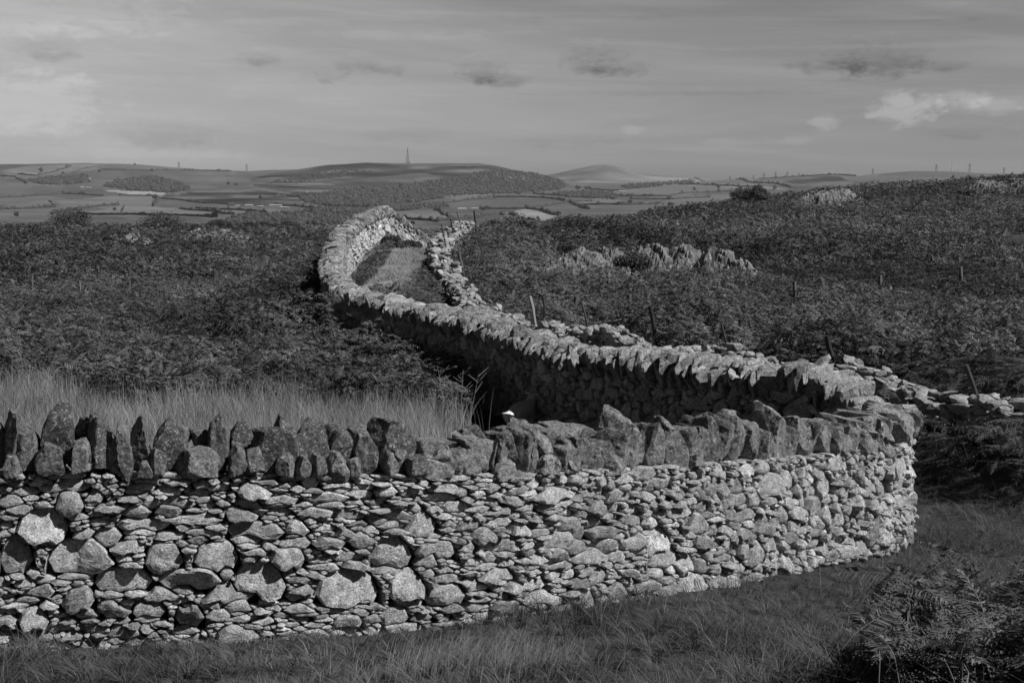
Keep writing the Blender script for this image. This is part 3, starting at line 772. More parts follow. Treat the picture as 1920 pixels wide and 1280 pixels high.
def bracken(y0, y1, n, lod, s0, s1, hk=1.0):
    x, y = sample(n, y0, y1)
    k, z, sa, sb = bracken_kind(x, y); h = canopy(x, y) * hk
    h = np.where(k == 3, h * .55, h); h = np.where(k == 5, h * 1.25, h); h = np.where(k == 4, h * 1.08, h)
    h = np.where((k == 1), h * (1.05), h)
    h = np.where((k == 1) & (np.abs(sa) < 3.2) & (y > 28) & (y < 50), np.maximum(h, .7) * 1.45, h)
    h = h * np.where(k == 1, 1, 1) * np.clip(np.where(k == 1, .8, .35) + np.minimum(np.abs(sa), np.abs(sb)) * .5, .4, 1)
    ex = .12; cx_g = (canopy(x + ex, y) - canopy(x - ex, y)) / (2 * ex) * hk; cy_g = (canopy(x, y + ex) - canopy(x, y - ex)) / (2 * ex) * hk
    lay = rng.random(n) ** np.where(k >= 4, .8, .42)
    zz = z + h * (.22 + .74 * lay)
    yaw = rng.uniform(0, 6.283, n); pitch = rng.normal(.20, .22, n) + np.where(k >= 4, rng.normal(.05, .14, n), 0); roll = rng.normal(0, .20, n)
    pitch = pitch + .75 * np.arctan(cx_g * np.cos(yaw) + cy_g * np.sin(yaw)); roll = roll + .75 * np.arctan(-cx_g * np.sin(yaw) + cy_g * np.cos(yaw))
    # blades on the lit slope lean a little to the light
    scl = rng.uniform(s0, s1, n) * np.where(k == 3, .7, 1)
    tone = np.clip(.38 + .13 * rng.normal(0, 1, n) + .55 * fbm(np.stack([x, y, 0 * x], 1) * .5, 41, 4) + .30 * vnoise(np.stack([x, y, 0 * x], 1) * .12, 46) + np.where(k == 4, .34, 0) + np.where(k == 5, .1, 0) + .40 * (rng.random(n) < .05), 0, 1)
    pos = np.stack([x, y, zz], 1) - np.stack([np.cos(yaw), np.sin(yaw), 0 * yaw], 1) * (scl * .4)[:, None]
    for kk in range(1, 6):
        m = k == kk
        if m.any(): scatter_fronds(BR[kk], pos[m], yaw[m], pitch[m], roll[m], scl[m], tone[m], lod)


BR = {k: Acc() for k in range(1, 6)}
DN = 1.0
bracken(7.0, 14, int(3000 * DN), 0, .40, .66)
bracken(7.0, 14, int(10000 * DN), 3, .28, .52)
bracken(14, 23.5, int(11000 * DN), 0, .40, .66)
bracken(23.5, 42, int(28000 * DN), 1, .28, .54)
bracken(42, 62, int(42000 * DN), 1, .26, .48)
bracken(62, 80, int(38000 * DN), 2, .28, .52)
bracken(80, 165, int(90000 * DN), 2, .32, .6, 1.0)
for kk, nm, lb in ((1, 'bracken', 'dark bracken filling the field left of the winding wall'), (2, 'bracken', 'bracken covering the hillside to the right beyond the ruined wall'), (3, 'bracken', 'low bracken beside the green lane within the loop of the wall'),
                   (4, 'bracken', 'bracken with pale frond tips in the bottom right corner by the path'), (5, 'bracken', 'shaded bracken on the bank below the ruined wall at right')):
    if BR[kk].n:
        o = BR[kk].build(nm, M['bracken']); setp(o, lb, 'bracken', kind='stuff'); print(lb, BR[kk].n)


def blades(acc, x, y, z, L, wd, lean, ldir, tone, seg=3):
    n = len(x); u = np.linspace(0, 1, seg + 1)
    side = rng.uniform(0, math.pi, n) * .5 + .0      # ribbons turned at random
    sx_, sy_ = np.cos(side) * wd / 2, np.sin(side) * wd / 2
    V = []
    for i, t in enumerate(u):
        cx = x + np.cos(ldir) * L * lean * t ** 1.8; cy = y + np.sin(ldir) * L * lean * t ** 1.8; cz = z + L * (t - .42 * lean * t ** 2.2)
        k = 1 - t * .85
        V.append(np.stack([cx - sx_ * k, cy - sy_ * k, cz], 1)); V.append(np.stack([cx + sx_ * k, cy + sy_ * k, cz], 1))
    V = np.stack(V, 1); m = 2 * (seg + 1)
    q = np.array([(2 * i, 2 * i + 1, 2 * i + 3, 2 * i + 2) for i in range(seg)])
    acc.add(V.reshape(-1, 3), quads=(q[None] + (np.arange(n) * m)[:, None, None]).reshape(-1, 4), tone=np.repeat(tone, m))


# path and verge grass on the camera's side of the wall
n = 330000
y = 7.2 + 14.5 * rng.random(n) ** 1.35; x = rng.uniform(-1, 1, n) * (y * .36 * 1.13 + .8)
sa = signed(PA, x, y); kk, _, _, sb = bracken_kind(x, y)
p3_ = np.stack([x, y, 0 * x], 1)
ok = (sa > .30) & (sb < -.2) & ((kk != 5) | (rng.random(n) < .2)) & ((kk != 4) | (rng.random(n) < .3))
ok &= rng.random(n) < (.62 + .45 * vnoise(p3_ * 1.6, 51))
x, y, sa, p3_ = x[ok], y[ok], sa[ok], p3_[ok]; n = len(x); z = ground_z(x, y)
tall = np.clip(1.0 - (sa - .3) / 1.1, 0, 1); pathw = np.clip(1 - np.abs(sa - 2.6) / 1.4, 0, 1) * np.clip((x + 0) / 3, 0, 1)
clump = np.clip(.5 + .9 * vnoise(p3_ * 1.1, 52) + .4 * vnoise(p3_ * 3.2, 53), .15, 1.5)
L = (.06 + .10 * clump + .07 * tall * clump) * rng.uniform(.6, 1.6, n) * (1 - .5 * pathw)
wisp = rng.random(n) < .035; L = np.where(wisp, L * 1.7, L)
wind = .4 + 1.6 * vnoise(p3_ * 1.5, 54) + rng.normal(0, .9, n)
cellp = np.floor(p3_ / .16 + .8 * np.stack([vnoise(p3_ * 3, 57), vnoise(p3_ * 3, 58), 0 * x], 1)); ci = cellp.astype(np.int64)
hx_ = h3(ci[:, 0], ci[:, 1], ci[:, 2], 3); hy_ = h3(ci[:, 0], ci[:, 1], ci[:, 2], 4); ht_ = h3(ci[:, 0], ci[:, 1], ci[:, 2], 5); tuf = ht_ > -.1   # tussocks: blades splay from a common foot
ctr_ = (cellp + .5 + .25 * np.stack([hx_, hy_, 0 * hx_], 1)) * .16; dv = p3_[:, :2] - ctr_[:, :2]
wind = np.where(tuf, np.arctan2(dv[:, 1], dv[:, 0]) + rng.normal(0, .4, n), wind); L = np.where(tuf, L * (1.1 + .45 * ht_), L * .75)
x = np.where(tuf, x - dv[:, 0] * .55, x); y = np.where(tuf, y - dv[:, 1] * .55, y)
tone = np.clip(.18 + .14 * rng.normal(0, 1, n) + .10 * vnoise(p3_ * 1.1, 55) + .08 * vnoise(p3_ * 3.5, 56) + .07 * ht_ + .75 * wisp * rng.random(n), 0, 1)
gr = Acc(); blades(gr, x, y, z - .01, L, np.where(wisp, .004, rng.uniform(.004, .009, n)), rng.uniform(.5, 1.3, n), wind, tone)
# thatch of taller pale bents at the bottom centre of the picture
bx = rng.normal(-.25, .32, 900); by = rng.normal(9.35, .30, 900); bz = ground_z(bx, by)
blades(gr, bx, by, bz, rng.uniform(.14, .34, 900), np.full(900, .005), rng.uniform(.2, .8, 900), rng.normal(.3, .5, 900), rng.uniform(.5, 1, 900))
o = gr.build('grass', M['grass']); setp(o, 'rough dark grass along the foot of the near wall and over the path', 'grass', kind='stuff'); print('grass', gr.n)

# lane and enclosure grass
g2 = Acc()
n = 130000; y = rng.uniform(38, 63, n); x = rng.uniform(-7, -2, n); z = ground_z(x, y); px, py = proj(x, y, z); sa = signed(PA, x, y); sb = signed(PB, x, y)
ok = (inpoly(px, py, LANE)) & (sa > .3) & (sb < -.3); x, y, z = x[ok], y[ok], z[ok]; n = len(x)
cl = vnoise(np.stack([x, y, 0 * x], 1) * 1.2, 61)
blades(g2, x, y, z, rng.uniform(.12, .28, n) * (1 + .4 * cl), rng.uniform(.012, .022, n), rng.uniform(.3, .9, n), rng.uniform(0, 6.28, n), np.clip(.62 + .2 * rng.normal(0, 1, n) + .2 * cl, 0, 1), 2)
o = g2.build('grass', M['lane']); setp(o, 'pale sunlit grass of the green lane inside the loop', 'grass', kind='stuff')
g3 = Acc(); n = 90000; y = rng.uniform(12, 30, n); x = rng.uniform(-1, 1, n) * (y * .36 * 1.1 + .8); sa = signed(PA, x, y); px, py = proj(x, y, np.full(n, -4.1))
ok = (sa < -.3) & (px > 640 + 60 * rng.normal(0, 1, n)) & (y < 30); x, y = x[ok], y[ok]; n = len(x); z = ground_z(x, y)
blades(g3, x, y, z, rng.uniform(.05, .16, n), rng.uniform(.006, .012, n), rng.uniform(.3, 1, n), rng.uniform(0, 6.28, n), np.clip(.42 + .18 * rng.normal(0, 1, n), 0, 1), 2)
n = 22000; y = rng.uniform(85, 150, n); x = rng.uniform(20, 60, n); z = ground_z(x, y); px, py = proj(x, y, z)
ok = inpoly(px, py, [(1865, 472), (1900, 440), (2050, 436), (2050, 484), (1880, 486)]); x, y, z = x[ok], y[ok], z[ok]; n = len(x)
if n: blades(g3, x, y, z, rng.uniform(.15, .3, n), np.full(n, .04), rng.uniform(.3, 1, n), rng.uniform(0, 6.28, n), np.clip(.22 + .08 * rng.normal(0, 1, n), 0, 1), 2)
o = g3.build('grass', M['grass']); setp(o, 'short grass in the field corner round the sheep', 'grass', kind='stuff')

# rushes and dry grass standing behind the near wall
ru = Acc(); nc = 1500
cy_ = rng.uniform(12.2, 27, nc); cx_ = rng.uniform(-1, .3, nc) * (cy_ * .36 * 1.13 + .8)
sa = signed(PA, cx_, cy_); px, py = proj(cx_, cy_, ground_z(cx_, cy_))
edge = 24.6 + 2.6 * np.clip((cx_ + 4) / 3, 0, 1) + 1.8 * vnoise(np.stack([cx_, 0 * cx_, 0 * cx_], 1) * .45, 5) + np.clip((-cx_ - 5) * .35, 0, 3)
ok = (sa < -.7) & (cy_ < edge) & (px < 830 + rng.normal(0, 15, nc) + (cy_ - 22) * 6); cx_, cy_ = cx_[ok], cy_[ok]; nc = len(cx_)
per = 58; X = np.repeat(cx_, per) + rng.normal(0, .17, nc * per); Y = np.repeat(cy_, per) + rng.normal(0, .17, nc * per)
hs = np.repeat(rng.uniform(.62, 1.02, nc), per); n = len(X); dr = np.repeat(rng.uniform(0, 6.28, nc), per) + rng.normal(0, .9, n)
sa = signed(PA, X, Y); ok = sa < -.5
X, Y, hs, dr = X[ok], Y[ok], hs[ok], dr[ok]; n = len(X)
tn = np.clip(.38 + .30 * rng.normal(0, 1, n) + .4 * (rng.random(n) < .15) + .12 * vnoise(np.stack([X, Y, 0 * X], 1) * .5, 71), 0, 1)
blades(ru, X, Y, ground_z(X, Y), hs * rng.uniform(.55, 1.05, n), rng.uniform(.005, .014, n), rng.uniform(.05, .55, n), dr, tn)
o = ru.build('rushes', M['rush']); setp(o, 'pale dry rushes and tall grass standing behind the near wall', 'rushes', kind='stuff'); print('rush', ru.n, nc)


def tuft(name, cx, cy, h, spread, n, label, cat, wd=.008, bias=0.0):
    a = Acc(); z0 = float(ground_z([cx], [cy])[0]); an = rng.uniform(0, 6.28, n)
    x = cx + np.cos(an) * rng.uniform(0, spread * .35, n); y = cy + np.sin(an) * rng.uniform(0, spread * .35, n)
    blades(a, x, y, np.full(n, z0), h * rng.uniform(.6, 1.1, n), np.full(n, wd), rng.uniform(.1, 1.1, n), an + bias * np.sin(-an), np.clip(rng.normal(.8, .2, n), .2, 1), 4)
    o = a.build(name, M['rush'], local=(cx, cy, z0)); setp(o, label, cat)
q = P(782, 860, 12.9); tuft('rush_tuft', q[0], 12.9, 1.15, .5, 170, 'pale rush tuft arching over the near wall beside its lowest coping stones', 'rush tuft', .010)
q = P(845, 800, 16.5); tuft('rush_tuft', q[0] - .3, 17.5, 1.05, .6, 160, 'rush tuft standing at the right hand end of the rushes near the sheep', 'rush tuft', .010)
q = P(1447, 420, 95); tuft('rush_tuft', q[0], 95., 1.7, .9, 60, 'spiky pale tuft among the bracken high on the right hillside', 'rush tuft', .04)

# dead forked stems at the edge of the shade
ds_ = Acc(); bs_ = P(858, 745, 24.0); z0 = float(ground_z([bs_[0]], [24.0])[0]); dr_ = np.random.default_rng(4)
for k in range(4):
    b0 = np.array([bs_[0] + (k - 1.5) * .10, 24.0 + dr_.normal(0, .05), z0]); tp = b0 + np.array([(k - 1.5) * .12 + dr_.normal(0, .05), 0, dr_.uniform(.95, 1.25)])
    tube(ds_, [b0, (b0 + tp) / 2 + dr_.normal(0, .02, 3), tp], [.009, .007, .003], 5, .6)
    for j in range(7):
        t = dr_.uniform(.4, .98); p0 = b0 + (tp - b0) * t; p1 = p0 + np.array([dr_.choice([-1, 1]) * dr_.uniform(.06, .2), dr_.normal(0, .06), dr_.uniform(.06, .2)])
        tube(ds_, [p0, p1], [.005, .003], 4, .6)
o = ds_.build('dried_plant', M['bark'], local=(float(bs_[0]), 24.0, z0)); setp(o, 'pale dead forked stems at the edge of the deep shade', 'dead plant')
FARK = .95; HAZE = 4.2e-5

# ------------------------------------------------------------------ far valley and hills
RX = {  # distance: (px, y) skyline-like profiles
    225: [(-600, 520), (2500, 520)], 600: [(-600, 452), (2500, 452)], 1000: [(-600, 430), (900, 428), (2500, 424)], 1600: [(-600, 408), (900, 407), (2500, 402)],
    2400: [(-600, 390), (500, 389), (1000, 387), (1500, 384), (2500, 380)], 3200: [(-600, 366), (0, 366), (300, 370), (600, 373), (900, 372), (1060, 366), (1300, 366), (1600, 362), (2500, 360)],
    4000: [(-600, 338), (0, 340), (200, 344), (400, 347), (600, 349), (800, 353), (1000, 354), (1100, 356), (1300, 349), (1450, 345), (1600, 341), (2500, 338)],
    5000: [(-600, 313), (0, 309), (60, 309), (170, 307), (270, 309), (330, 314), (380, 318), (470, 322), (560, 319), (620, 309.5), (690, 304.5), (760, 306), (900, 306), (930, 310), (960, 317), (1000, 324), (1040, 332), (1100, 345), (1200, 346), (1300, 340), (1400, 336), (1450, 334), (1550, 328), (1600, 331), (1650, 326), (1700, 322), (1780, 322), (1850, 326), (1920, 327), (2500, 322)],
    5700: [(-600, 318), (170, 313), (470, 325), (560, 323), (690, 309), (900, 310), (960, 322), (1040, 338), (1100, 348), (1300, 344), (1550, 334), (1700, 327), (2500, 326)],
    7500: [(-600, 340), (1000, 345), (1100, 340), (1300, 343), (2500, 340)],
    9000: [(-600, 335), (950, 339), (1010, 330), (1040, 325.5), (1080, 317), (1110, 310.5), (1135, 308), (1160, 312), (1180, 318), (1210, 326), (1250, 330), (1320, 335), (2500, 335)],
    12000: [(-600, 341), (2500, 341)]}
RD = sorted(RX); HZ = 340.0


def far_z(px, D):
    """height of the far country: px is the bearing, D the distance"""
    px = np.asarray(px, float).ravel(); D = np.asarray(D, float).ravel()
    tab = np.stack([np.interp(px, *zip(*RX[d])) for d in RD], 0); ld = np.log(np.array(RD, float)); l = np.log(np.clip(D, RD[0], RD[-1]))
    j = np.clip(np.searchsorted(ld, l) - 1, 0, len(RD) - 2); f = (l - ld[j]) / (ld[j + 1] - ld[j]); k = np.arange(len(px))
    f = np.where(np.isin(j, [6, 7, 8, 9]), f * f * (3 - 2 * f), f)
    y = tab[j, k] * (1 - f) + tab[j + 1, k] * f
    z = -(y - HZ) / F * D
    p = np.stack([(px - 960) / F * D, D, 0 * D], 1)
    return z + fbm(p / 420., 91, 4) * 7.0 * np.clip((D - 400) / 1500, 0, 1) * np.where(D > 4700, .45, 1) + fbm(p / 60., 97, 3) * 1.0


fr = np.exp(np.linspace(math.log(205), math.log(12500), 300)); fr = np.sort(np.r_[fr, np.linspace(3900, 5300, 50)]); fc = np.linspace(-420, 2340, 620)
PXg, Dg = np.meshgrid(fc, fr); Zf = far_z(PXg, Dg).reshape(PXg.shape); Xf = (PXg - 960) / F * Dg
_, YPf = proj(Xf, Dg, Zf)


def far_hit(px, py):
    """first place on the far ground seen at that bearing and elevation"""
    D = np.exp(np.linspace(math.log(300), math.log(9500), 900)); z = far_z(np.full(900, px), D); _, y = proj((px - 960) / F * D, D, z)
    i = np.nonzero(y <= py)[0]; i = i[0] if len(i) else int(np.argmin(y)); return np.array([(px - 960) / F * D[i], D[i], z[i]])


# field pattern: albedo of each field (a property of the crop, grass, stubble or heath)
AL = .085 + 0 * PXg; cellx = PXg / 70. + .5 * vnoise(np.stack([PXg / 90, Dg / 300, 0 * Dg], -1), 7); celly = np.log(Dg) * 14
rv = h3(np.floor(cellx + .35 * celly).astype(np.int64), np.floor(celly).astype(np.int64), np.zeros(PXg.shape, np.int64), 9)
AL = .10 + .028 * rv
FIELDS = [([(8, 320), (60, 311), (190, 306), (196, 318), (70, 329), (40, 325)], .17), ([(190, 300), (280, 306), (380, 318), (330, 322), (190, 319)], .12), ([(0, 300), (60, 306), (55, 311), (0, 318)], .07),
          ([(195, 357), (312, 359), (312, 365), (262, 366)], .30), ([(52, 356), (75, 348), (140, 356), (120, 363), (45, 369)], .09), ([(105, 377), (225, 366), (290, 368), (296, 386), (130, 389)], .15), ([(12, 385), (100, 375), (106, 386), (12, 391)], .15),
          ([(0, 394), (170, 387), (100, 401), (0, 404)], .13), ([(150, 401), (232, 386), (237, 403)], .16), ([(235, 386), (290, 387), (400, 398), (412, 407), (228, 403)], .165), ([(300, 373), (370, 358), (480, 356), (560, 366), (600, 374), (530, 381), (440, 385), (350, 376)], .045),
          ([(290, 386), (300, 374), (445, 385), (400, 394)], .10), ([(280, 322), (420, 320), (400, 340), (360, 345), (290, 330)], .10), ([(320, 318), (440, 318), (450, 328), (380, 328)], .12), ([(400, 392), (520, 392), (560, 400), (470, 405)], .14),
          ([(560, 316), (620, 300), (920, 300), (1000, 318), (1075, 345), (1000, 360), (860, 365), (640, 385), (600, 372), (480, 350), (470, 335)], .052), ([(680, 335), (790, 324), (830, 330), (760, 337), (690, 341)], .085), ([(720, 303), (900, 303), (930, 309), (880, 312), (730, 308)], .10),
          ([(840, 365), (925, 362), (928, 371), (850, 375)], .14), ([(930, 363), (1020, 364), (1040, 372), (930, 372)], .12), ([(740, 384), (850, 378), (900, 385), (760, 392)], .12), ([(900, 376), (1060, 375), (1040, 388), (900, 390)], .10), ([(735, 397), (830, 393), (842, 410), (760, 415)], .15),
          ([(940, 402), (985, 391), (1045, 403), (1012, 418)], .27), ([(1000, 391), (1070, 380), (1100, 388), (1050, 400)], .11), ([(1080, 378), (1160, 377), (1150, 384), (1090, 384)], .15), ([(860, 405), (930, 401), (960, 410), (870, 416)], .09),
          ([(1040, 340), (1165, 345), (1160, 357), (1100, 354)], .10), ([(1120, 364), (1200, 350), (1340, 335), (1430, 345), (1400, 352), (1280, 366), (1150, 368)], .15), ([(1300, 345), (1450, 350), (1480, 356), (1380, 352)], .20), ([(1330, 332), (1520, 342), (1530, 349), (1440, 347)], .13),
          ([(1240, 380), (1280, 368), (1370, 364), (1370, 378), (1270, 384)], .13), ([(1465, 341), (1520, 331), (1570, 331), (1600, 346), (1500, 347)], .05), ([(1550, 320), (1650, 320), (1640, 330), (1560, 330)], .13), ([(1640, 322), (1780, 318), (1930, 326), (1900, 335), (1700, 332)], .085),
          ([(1260, 342), (1400, 338), (1480, 336), (1380, 345)], .12), ([(650, 410), (760, 400), (800, 420), (650, 430)], .12), ([(480, 405), (560, 400), (600, 412), (480, 416)], .12)]
for poly, al in FIELDS:
    m = inpoly(PXg.ravel(), YPf.ravel(), poly).reshape(PXg.shape); AL = np.where(m, al * (1 + .08 * rv), AL)
AL = np.where((Dg > 7000), .17 + .22 * fbm(np.stack([Xf, Dg, 0 * Dg], -1) / 300., 5, 3), AL)
AL = AL * (1 + .22 * fbm(np.stack([Xf, Dg, 0 * Dg], -1) / 90., 15, 3))
heath = (AL < .06) & (Dg < 6500); hn = fbm(np.stack([Xf / 150., Dg / 110., 0 * Dg], -1), 25, 5)
AL = np.where(heath, AL * (1 + 2.0 * np.clip(hn, -.45, .6)) + .06 * np.clip((hn - .12) / .1, 0, 1), AL)
AL = AL * FARK
a = Acc(); a.add(np.stack([Xf, Dg, Zf], -1).reshape(-1, 3), quads=gridq(*PXg.shape), tone=AL.ravel()); o = a.build('hills', M['hills'], smooth=True); setp(o, kind='structure')

fg = np.random.default_rng(55)
WOODS = [('woodland', 'long dark wood on the slope below the white farm at far left', [(58, 338), (85, 333), (170, 328), (173, 342), (130, 348), (75, 346)], 330, 5.5),
         ('woodland', 'rounded dark wood on the hillside left of the mast hill', [(198, 350), (215, 340), (290, 330), (350, 345), (362, 355), (322, 362), (250, 358)], 650, 5.5),
         ('woodland', 'big dark wood clothing the flank of the hill under the mast', [(612, 388), (600, 374), (660, 354), (760, 346), (850, 335), (930, 318), (1010, 326), (1062, 345), (1056, 356), (960, 363), (870, 366), (780, 380), (700, 389)], 2600, 5.5),
         ('woodland', 'valley wood behind the loop of the wall', [(425, 412), (470, 401), (560, 397), (600, 389), (700, 392), (740, 400), (700, 415), (600, 424), (430, 424)], 900, 3.2),
         ('woodland', 'narrow wood along the valley right of the loop', [(700, 394), (760, 384), (840, 380), (842, 388), (790, 392), (720, 400)], 300, 3.4),
         ('woodland', 'wood in the gap between the two hills', [(1040, 362), (1120, 358), (1160, 367), (1150, 374), (1060, 370)], 320, 4.5),
         ('woodland', 'dark wood below the cone shaped hill', [(1160, 350), (1215, 343), (1300, 336), (1300, 341), (1230, 350), (1180, 355)], 260, 5.5),
         ('woodland', 'line of trees on the skyline left of the turbines', [(1560, 327), (1565, 324), (1600, 324), (1598, 328)], 60, 5),
         ('woodland', 'scrubby wood on the upper left slope of the mast hill', [(500, 345), (560, 330), (660, 318), (700, 322), (640, 332), (560, 345)], 300, 4.0),
         ('woodland', 'wood beside the farm cluster in the middle distance', [(560, 372), (660, 352), (620, 384), (590, 384)], 260, 4.5)]
for nm, lb, poly, n, r in WOODS:
    a = Acc(); p = np.array(poly); k = 0
    lo, hi = p.min(0), p.max(0)
    while k < n * 1.6:
        qx, qy = fg.uniform(lo[0], hi[0]), fg.uniform(lo[1], hi[1])
        if not inpoly(np.array([qx]), np.array([qy]), p)[0]: k += .3; continue
        c_ = far_hit(qx, qy); rr = r * .8 * fg.uniform(.6, 1.3); blob(a, (c_[0], c_[1], c_[2] + rr * .5), rr, fg, 1, .8, fg.uniform(0, .7)); k += 1
    if a.n: o = a.build(nm, M['foliage']); setp(o, lb, 'woodland', kind='stuff')

HEDGES = [([(0, 330), (35, 332), (55, 345)], 'hedge running down from the pale field at far left'), ([(40, 327), (72, 330), (110, 322), (140, 312)], 'hedge crossing the bright field on the left skyline'), ([(140, 325), (165, 316), (190, 312)], 'short hedge at the right end of the bright skyline field'),
          ([(0, 372), (45, 370), (120, 364), (200, 368)], 'hedge below the long wood at far left'), ([(95, 377), (105, 388)], 'short hedge linking two fields at far left'), ([(0, 393), (60, 391), (110, 388)], 'hedge along the foot of the pale strip at far left'),
          ([(100, 402), (165, 390), (225, 385)], 'thick hedge slanting up to the middle of the left fields'), ([(228, 402), (236, 386)], 'short upright hedge between two fields left of centre'), ([(225, 367), (290, 368), (300, 372)], 'hedge with trees under the rounded wood'),
          ([(290, 387), (300, 374), (330, 366)], 'hedge climbing towards the rounded wood'), ([(290, 371), (350, 377), (440, 386)], 'hedge along the lower edge of the dark field'), ([(150, 402), (240, 403), (410, 408)], 'long hedge above the left skyline of bracken'),
          ([(340, 392), (400, 397), (440, 402)], 'hedge below the white farm cluster'), ([(370, 390), (440, 394), (500, 398)], 'hedge beside the lane to the farm cluster'), ([(490, 372), (540, 368), (600, 374)], 'hedge along the top of the dark field'), ([(195, 319), (290, 321), (400, 321), (440, 322)], 'hedge crossing the slope under the left skyline'),
          ([(740, 392), (850, 380), (925, 370), (1040, 374)], 'long hedge along the valley side right of the loop'), ([(925, 362), (928, 372)], 'short upright hedge below the big wood'), ([(815, 393), (842, 407), (850, 410)], 'dark hedge slanting down beside the long white barn'),
          ([(745, 409), (820, 416), (900, 408), (940, 400)], 'hedge between the loop and the bright field'), ([(938, 401), (985, 412), (1015, 418)], 'hedge along the lower edge of the bright field'), ([(985, 391), (1045, 404)], 'hedge along the upper edge of the bright field'),
          ([(1040, 374), (1070, 380), (1105, 392)], 'dark hedge running down right of the bright field'), ([(900, 392), (985, 392), (1060, 380), (1110, 378)], 'hedge across the middle of the valley fields'), ([(1080, 384), (1160, 384), (1240, 382)], 'thick hedge in front of the far right fields'),
          ([(1150, 368), (1250, 368), (1300, 362), (1380, 358), (1400, 354)], 'tree lined hedge below the sloping right fields'), ([(1100, 355), (1160, 358), (1200, 350)], 'hedge above the wood in the gap'), ([(1270, 346), (1340, 348), (1420, 352)], 'hedge across the sloping right field'),
          ([(1300, 334), (1400, 342), (1480, 352)], 'hedge running down the right hand slope'), ([(1180, 374), (1260, 374), (1330, 370)], 'thick hedge behind the bracken skyline at right'), ([(1420, 336), (1500, 330), (1560, 328)], 'hedge along the right hand skyline'),
          ([(430, 386), (520, 384), (600, 392)], 'hedge round the farm cluster'), ([(620, 398), (700, 390), (780, 384)], 'hedge behind the top of the loop'), ([(1000, 364), (1060, 368), (1100, 372)], 'hedge at the foot of the big wood')]
for ln, lb in HEDGES:
    a = Acc(); first = None; C_ = []
    for (ax, ay), (bx_, by_) in zip(ln[:-1], ln[1:]):
        P0 = far_hit(ax, ay); P1 = far_hit(bx_, by_); m = int(min(220, max(4, np.linalg.norm(P1 - P0) / 4)))
        for t in np.linspace(0, 1, m, endpoint=False):
            D = P0[1] + (P1[1] - P0[1]) * t; px = ax + (bx_ - ax) * t; C_.append(((px - 960) / F * D, D, float(far_z([px], [D])[0])))
    C_ = np.array(C_); first = C_[0]; m = len(C_); tg_ = np.gradient(C_[:, :2], axis=0); tg_ /= np.linalg.norm(tg_, axis=1)[:, None] + 1e-9
    # one continuous hedge, lumpy, with taller trees grown up in it
    sz = (1.5 + .7 * fg.random(m) + 3.4 * (fg.random(m) < .07)) * np.sqrt(C_[:, 1] / 3000); sz = np.convolve(np.pad(sz, 1, 'edge'), [.25, .5, .25], 'valid') * (.6 if 'short' in lb else 1.15)
    V = []
    for j in range(8):
        an = 2 * math.pi * j / 8; rj = sz * (.8 + .4 * fg.random(m)); off = rj * math.cos(an) * .8; up = rj * (math.sin(an) + .55)
        V.append(np.stack([C_[:, 0] - tg_[:, 1] * off, C_[:, 1] + tg_[:, 0] * off, C_[:, 2] + up], 1))
    V = np.stack(V, 1).reshape(-1, 3); i_ = np.arange(m - 1)[:, None]; j_ = np.arange(8)[None]
    q_ = np.stack([i_ * 8 + j_, i_ * 8 + (j_ + 1) % 8, (i_ + 1) * 8 + (j_ + 1) % 8, (i_ + 1) * 8 + j_], -1).reshape(-1, 4)
    a.add(V, quads=q_, tone=np.repeat(fg.uniform(0, .7, m), 8))
    o = a.build('hedgerow', M['foliage'], local=tuple(float(v) for v in first)); setp(o, lb, 'hedge', 'hedges between the valley fields')

TREES = [(83, 322, 11, 'round lone tree standing in the bright field on the left skyline'), (192, 322, 7, 'small tree at the corner of the left skyline fields'), (124, 326, 6, 'small tree on the hedge under the left skyline'), (258, 309, 5, 'tiny tree on the left skyline'),
         (35, 404, 13, 'pale bushy tree at the far left above the bracken'), (432, 346, 9, 'left tree of the pair under the mast hill'), (446, 348, 9, 'right tree of the pair under the mast hill'), (575, 380, 9, 'left tree of the two beside the farm cluster'), (592, 379, 10, 'right tree of the two beside the farm cluster'),
         (575, 397, 10, 'left round tree in the field behind the loop'), (588, 396, 11, 'right round tree in the field behind the loop'), (535, 400, 7, 'small tree below the farm cluster'), (218, 394, 8, 'tree on the thick slanting hedge'), (300, 372, 9, 'tree at the top of the hedge by the dark field'),
         (1083, 354, 12, 'larger of the two round trees in the gap between the hills'), (1098, 355, 9, 'smaller of the two round trees in the gap between the hills'), (972, 364, 7, 'tree at the foot of the big wood'), (907, 394, 10, 'tree beside the long white barn'), (1003, 392, 9, 'tree at the top corner of the bright field'),
         (1030, 400, 9, 'tree on the right edge of the bright field'), (1047, 402, 11, 'rounder tree right of the bright field'), (1255, 386, 12, 'tree standing before the sloping field at right'), (1300, 356, 8, 'tree on the lined hedge below the right slope'), (1345, 352, 9, 'tree further right on the lined hedge'),
         (1450, 354, 11, 'dark tree behind the bracken skyline at right'), (1375, 366, 9, 'tree just left of the hawthorn, far behind it'), (1180, 380, 10, 'bushy tree in the thick hedge in front of the far right fields'), (821, 415, 8, 'small tree near the hedge right of the loop'), (775, 420, 10, 'bush in the gap just right of the top of the loop'), (1146, 361, 8, 'tree by the lane under the cone shaped hill'),
         (1810, 334, 9, 'left tree of the two behind the skyline at far right'), (1836, 333, 9, 'right tree of the two behind the skyline at far right')]
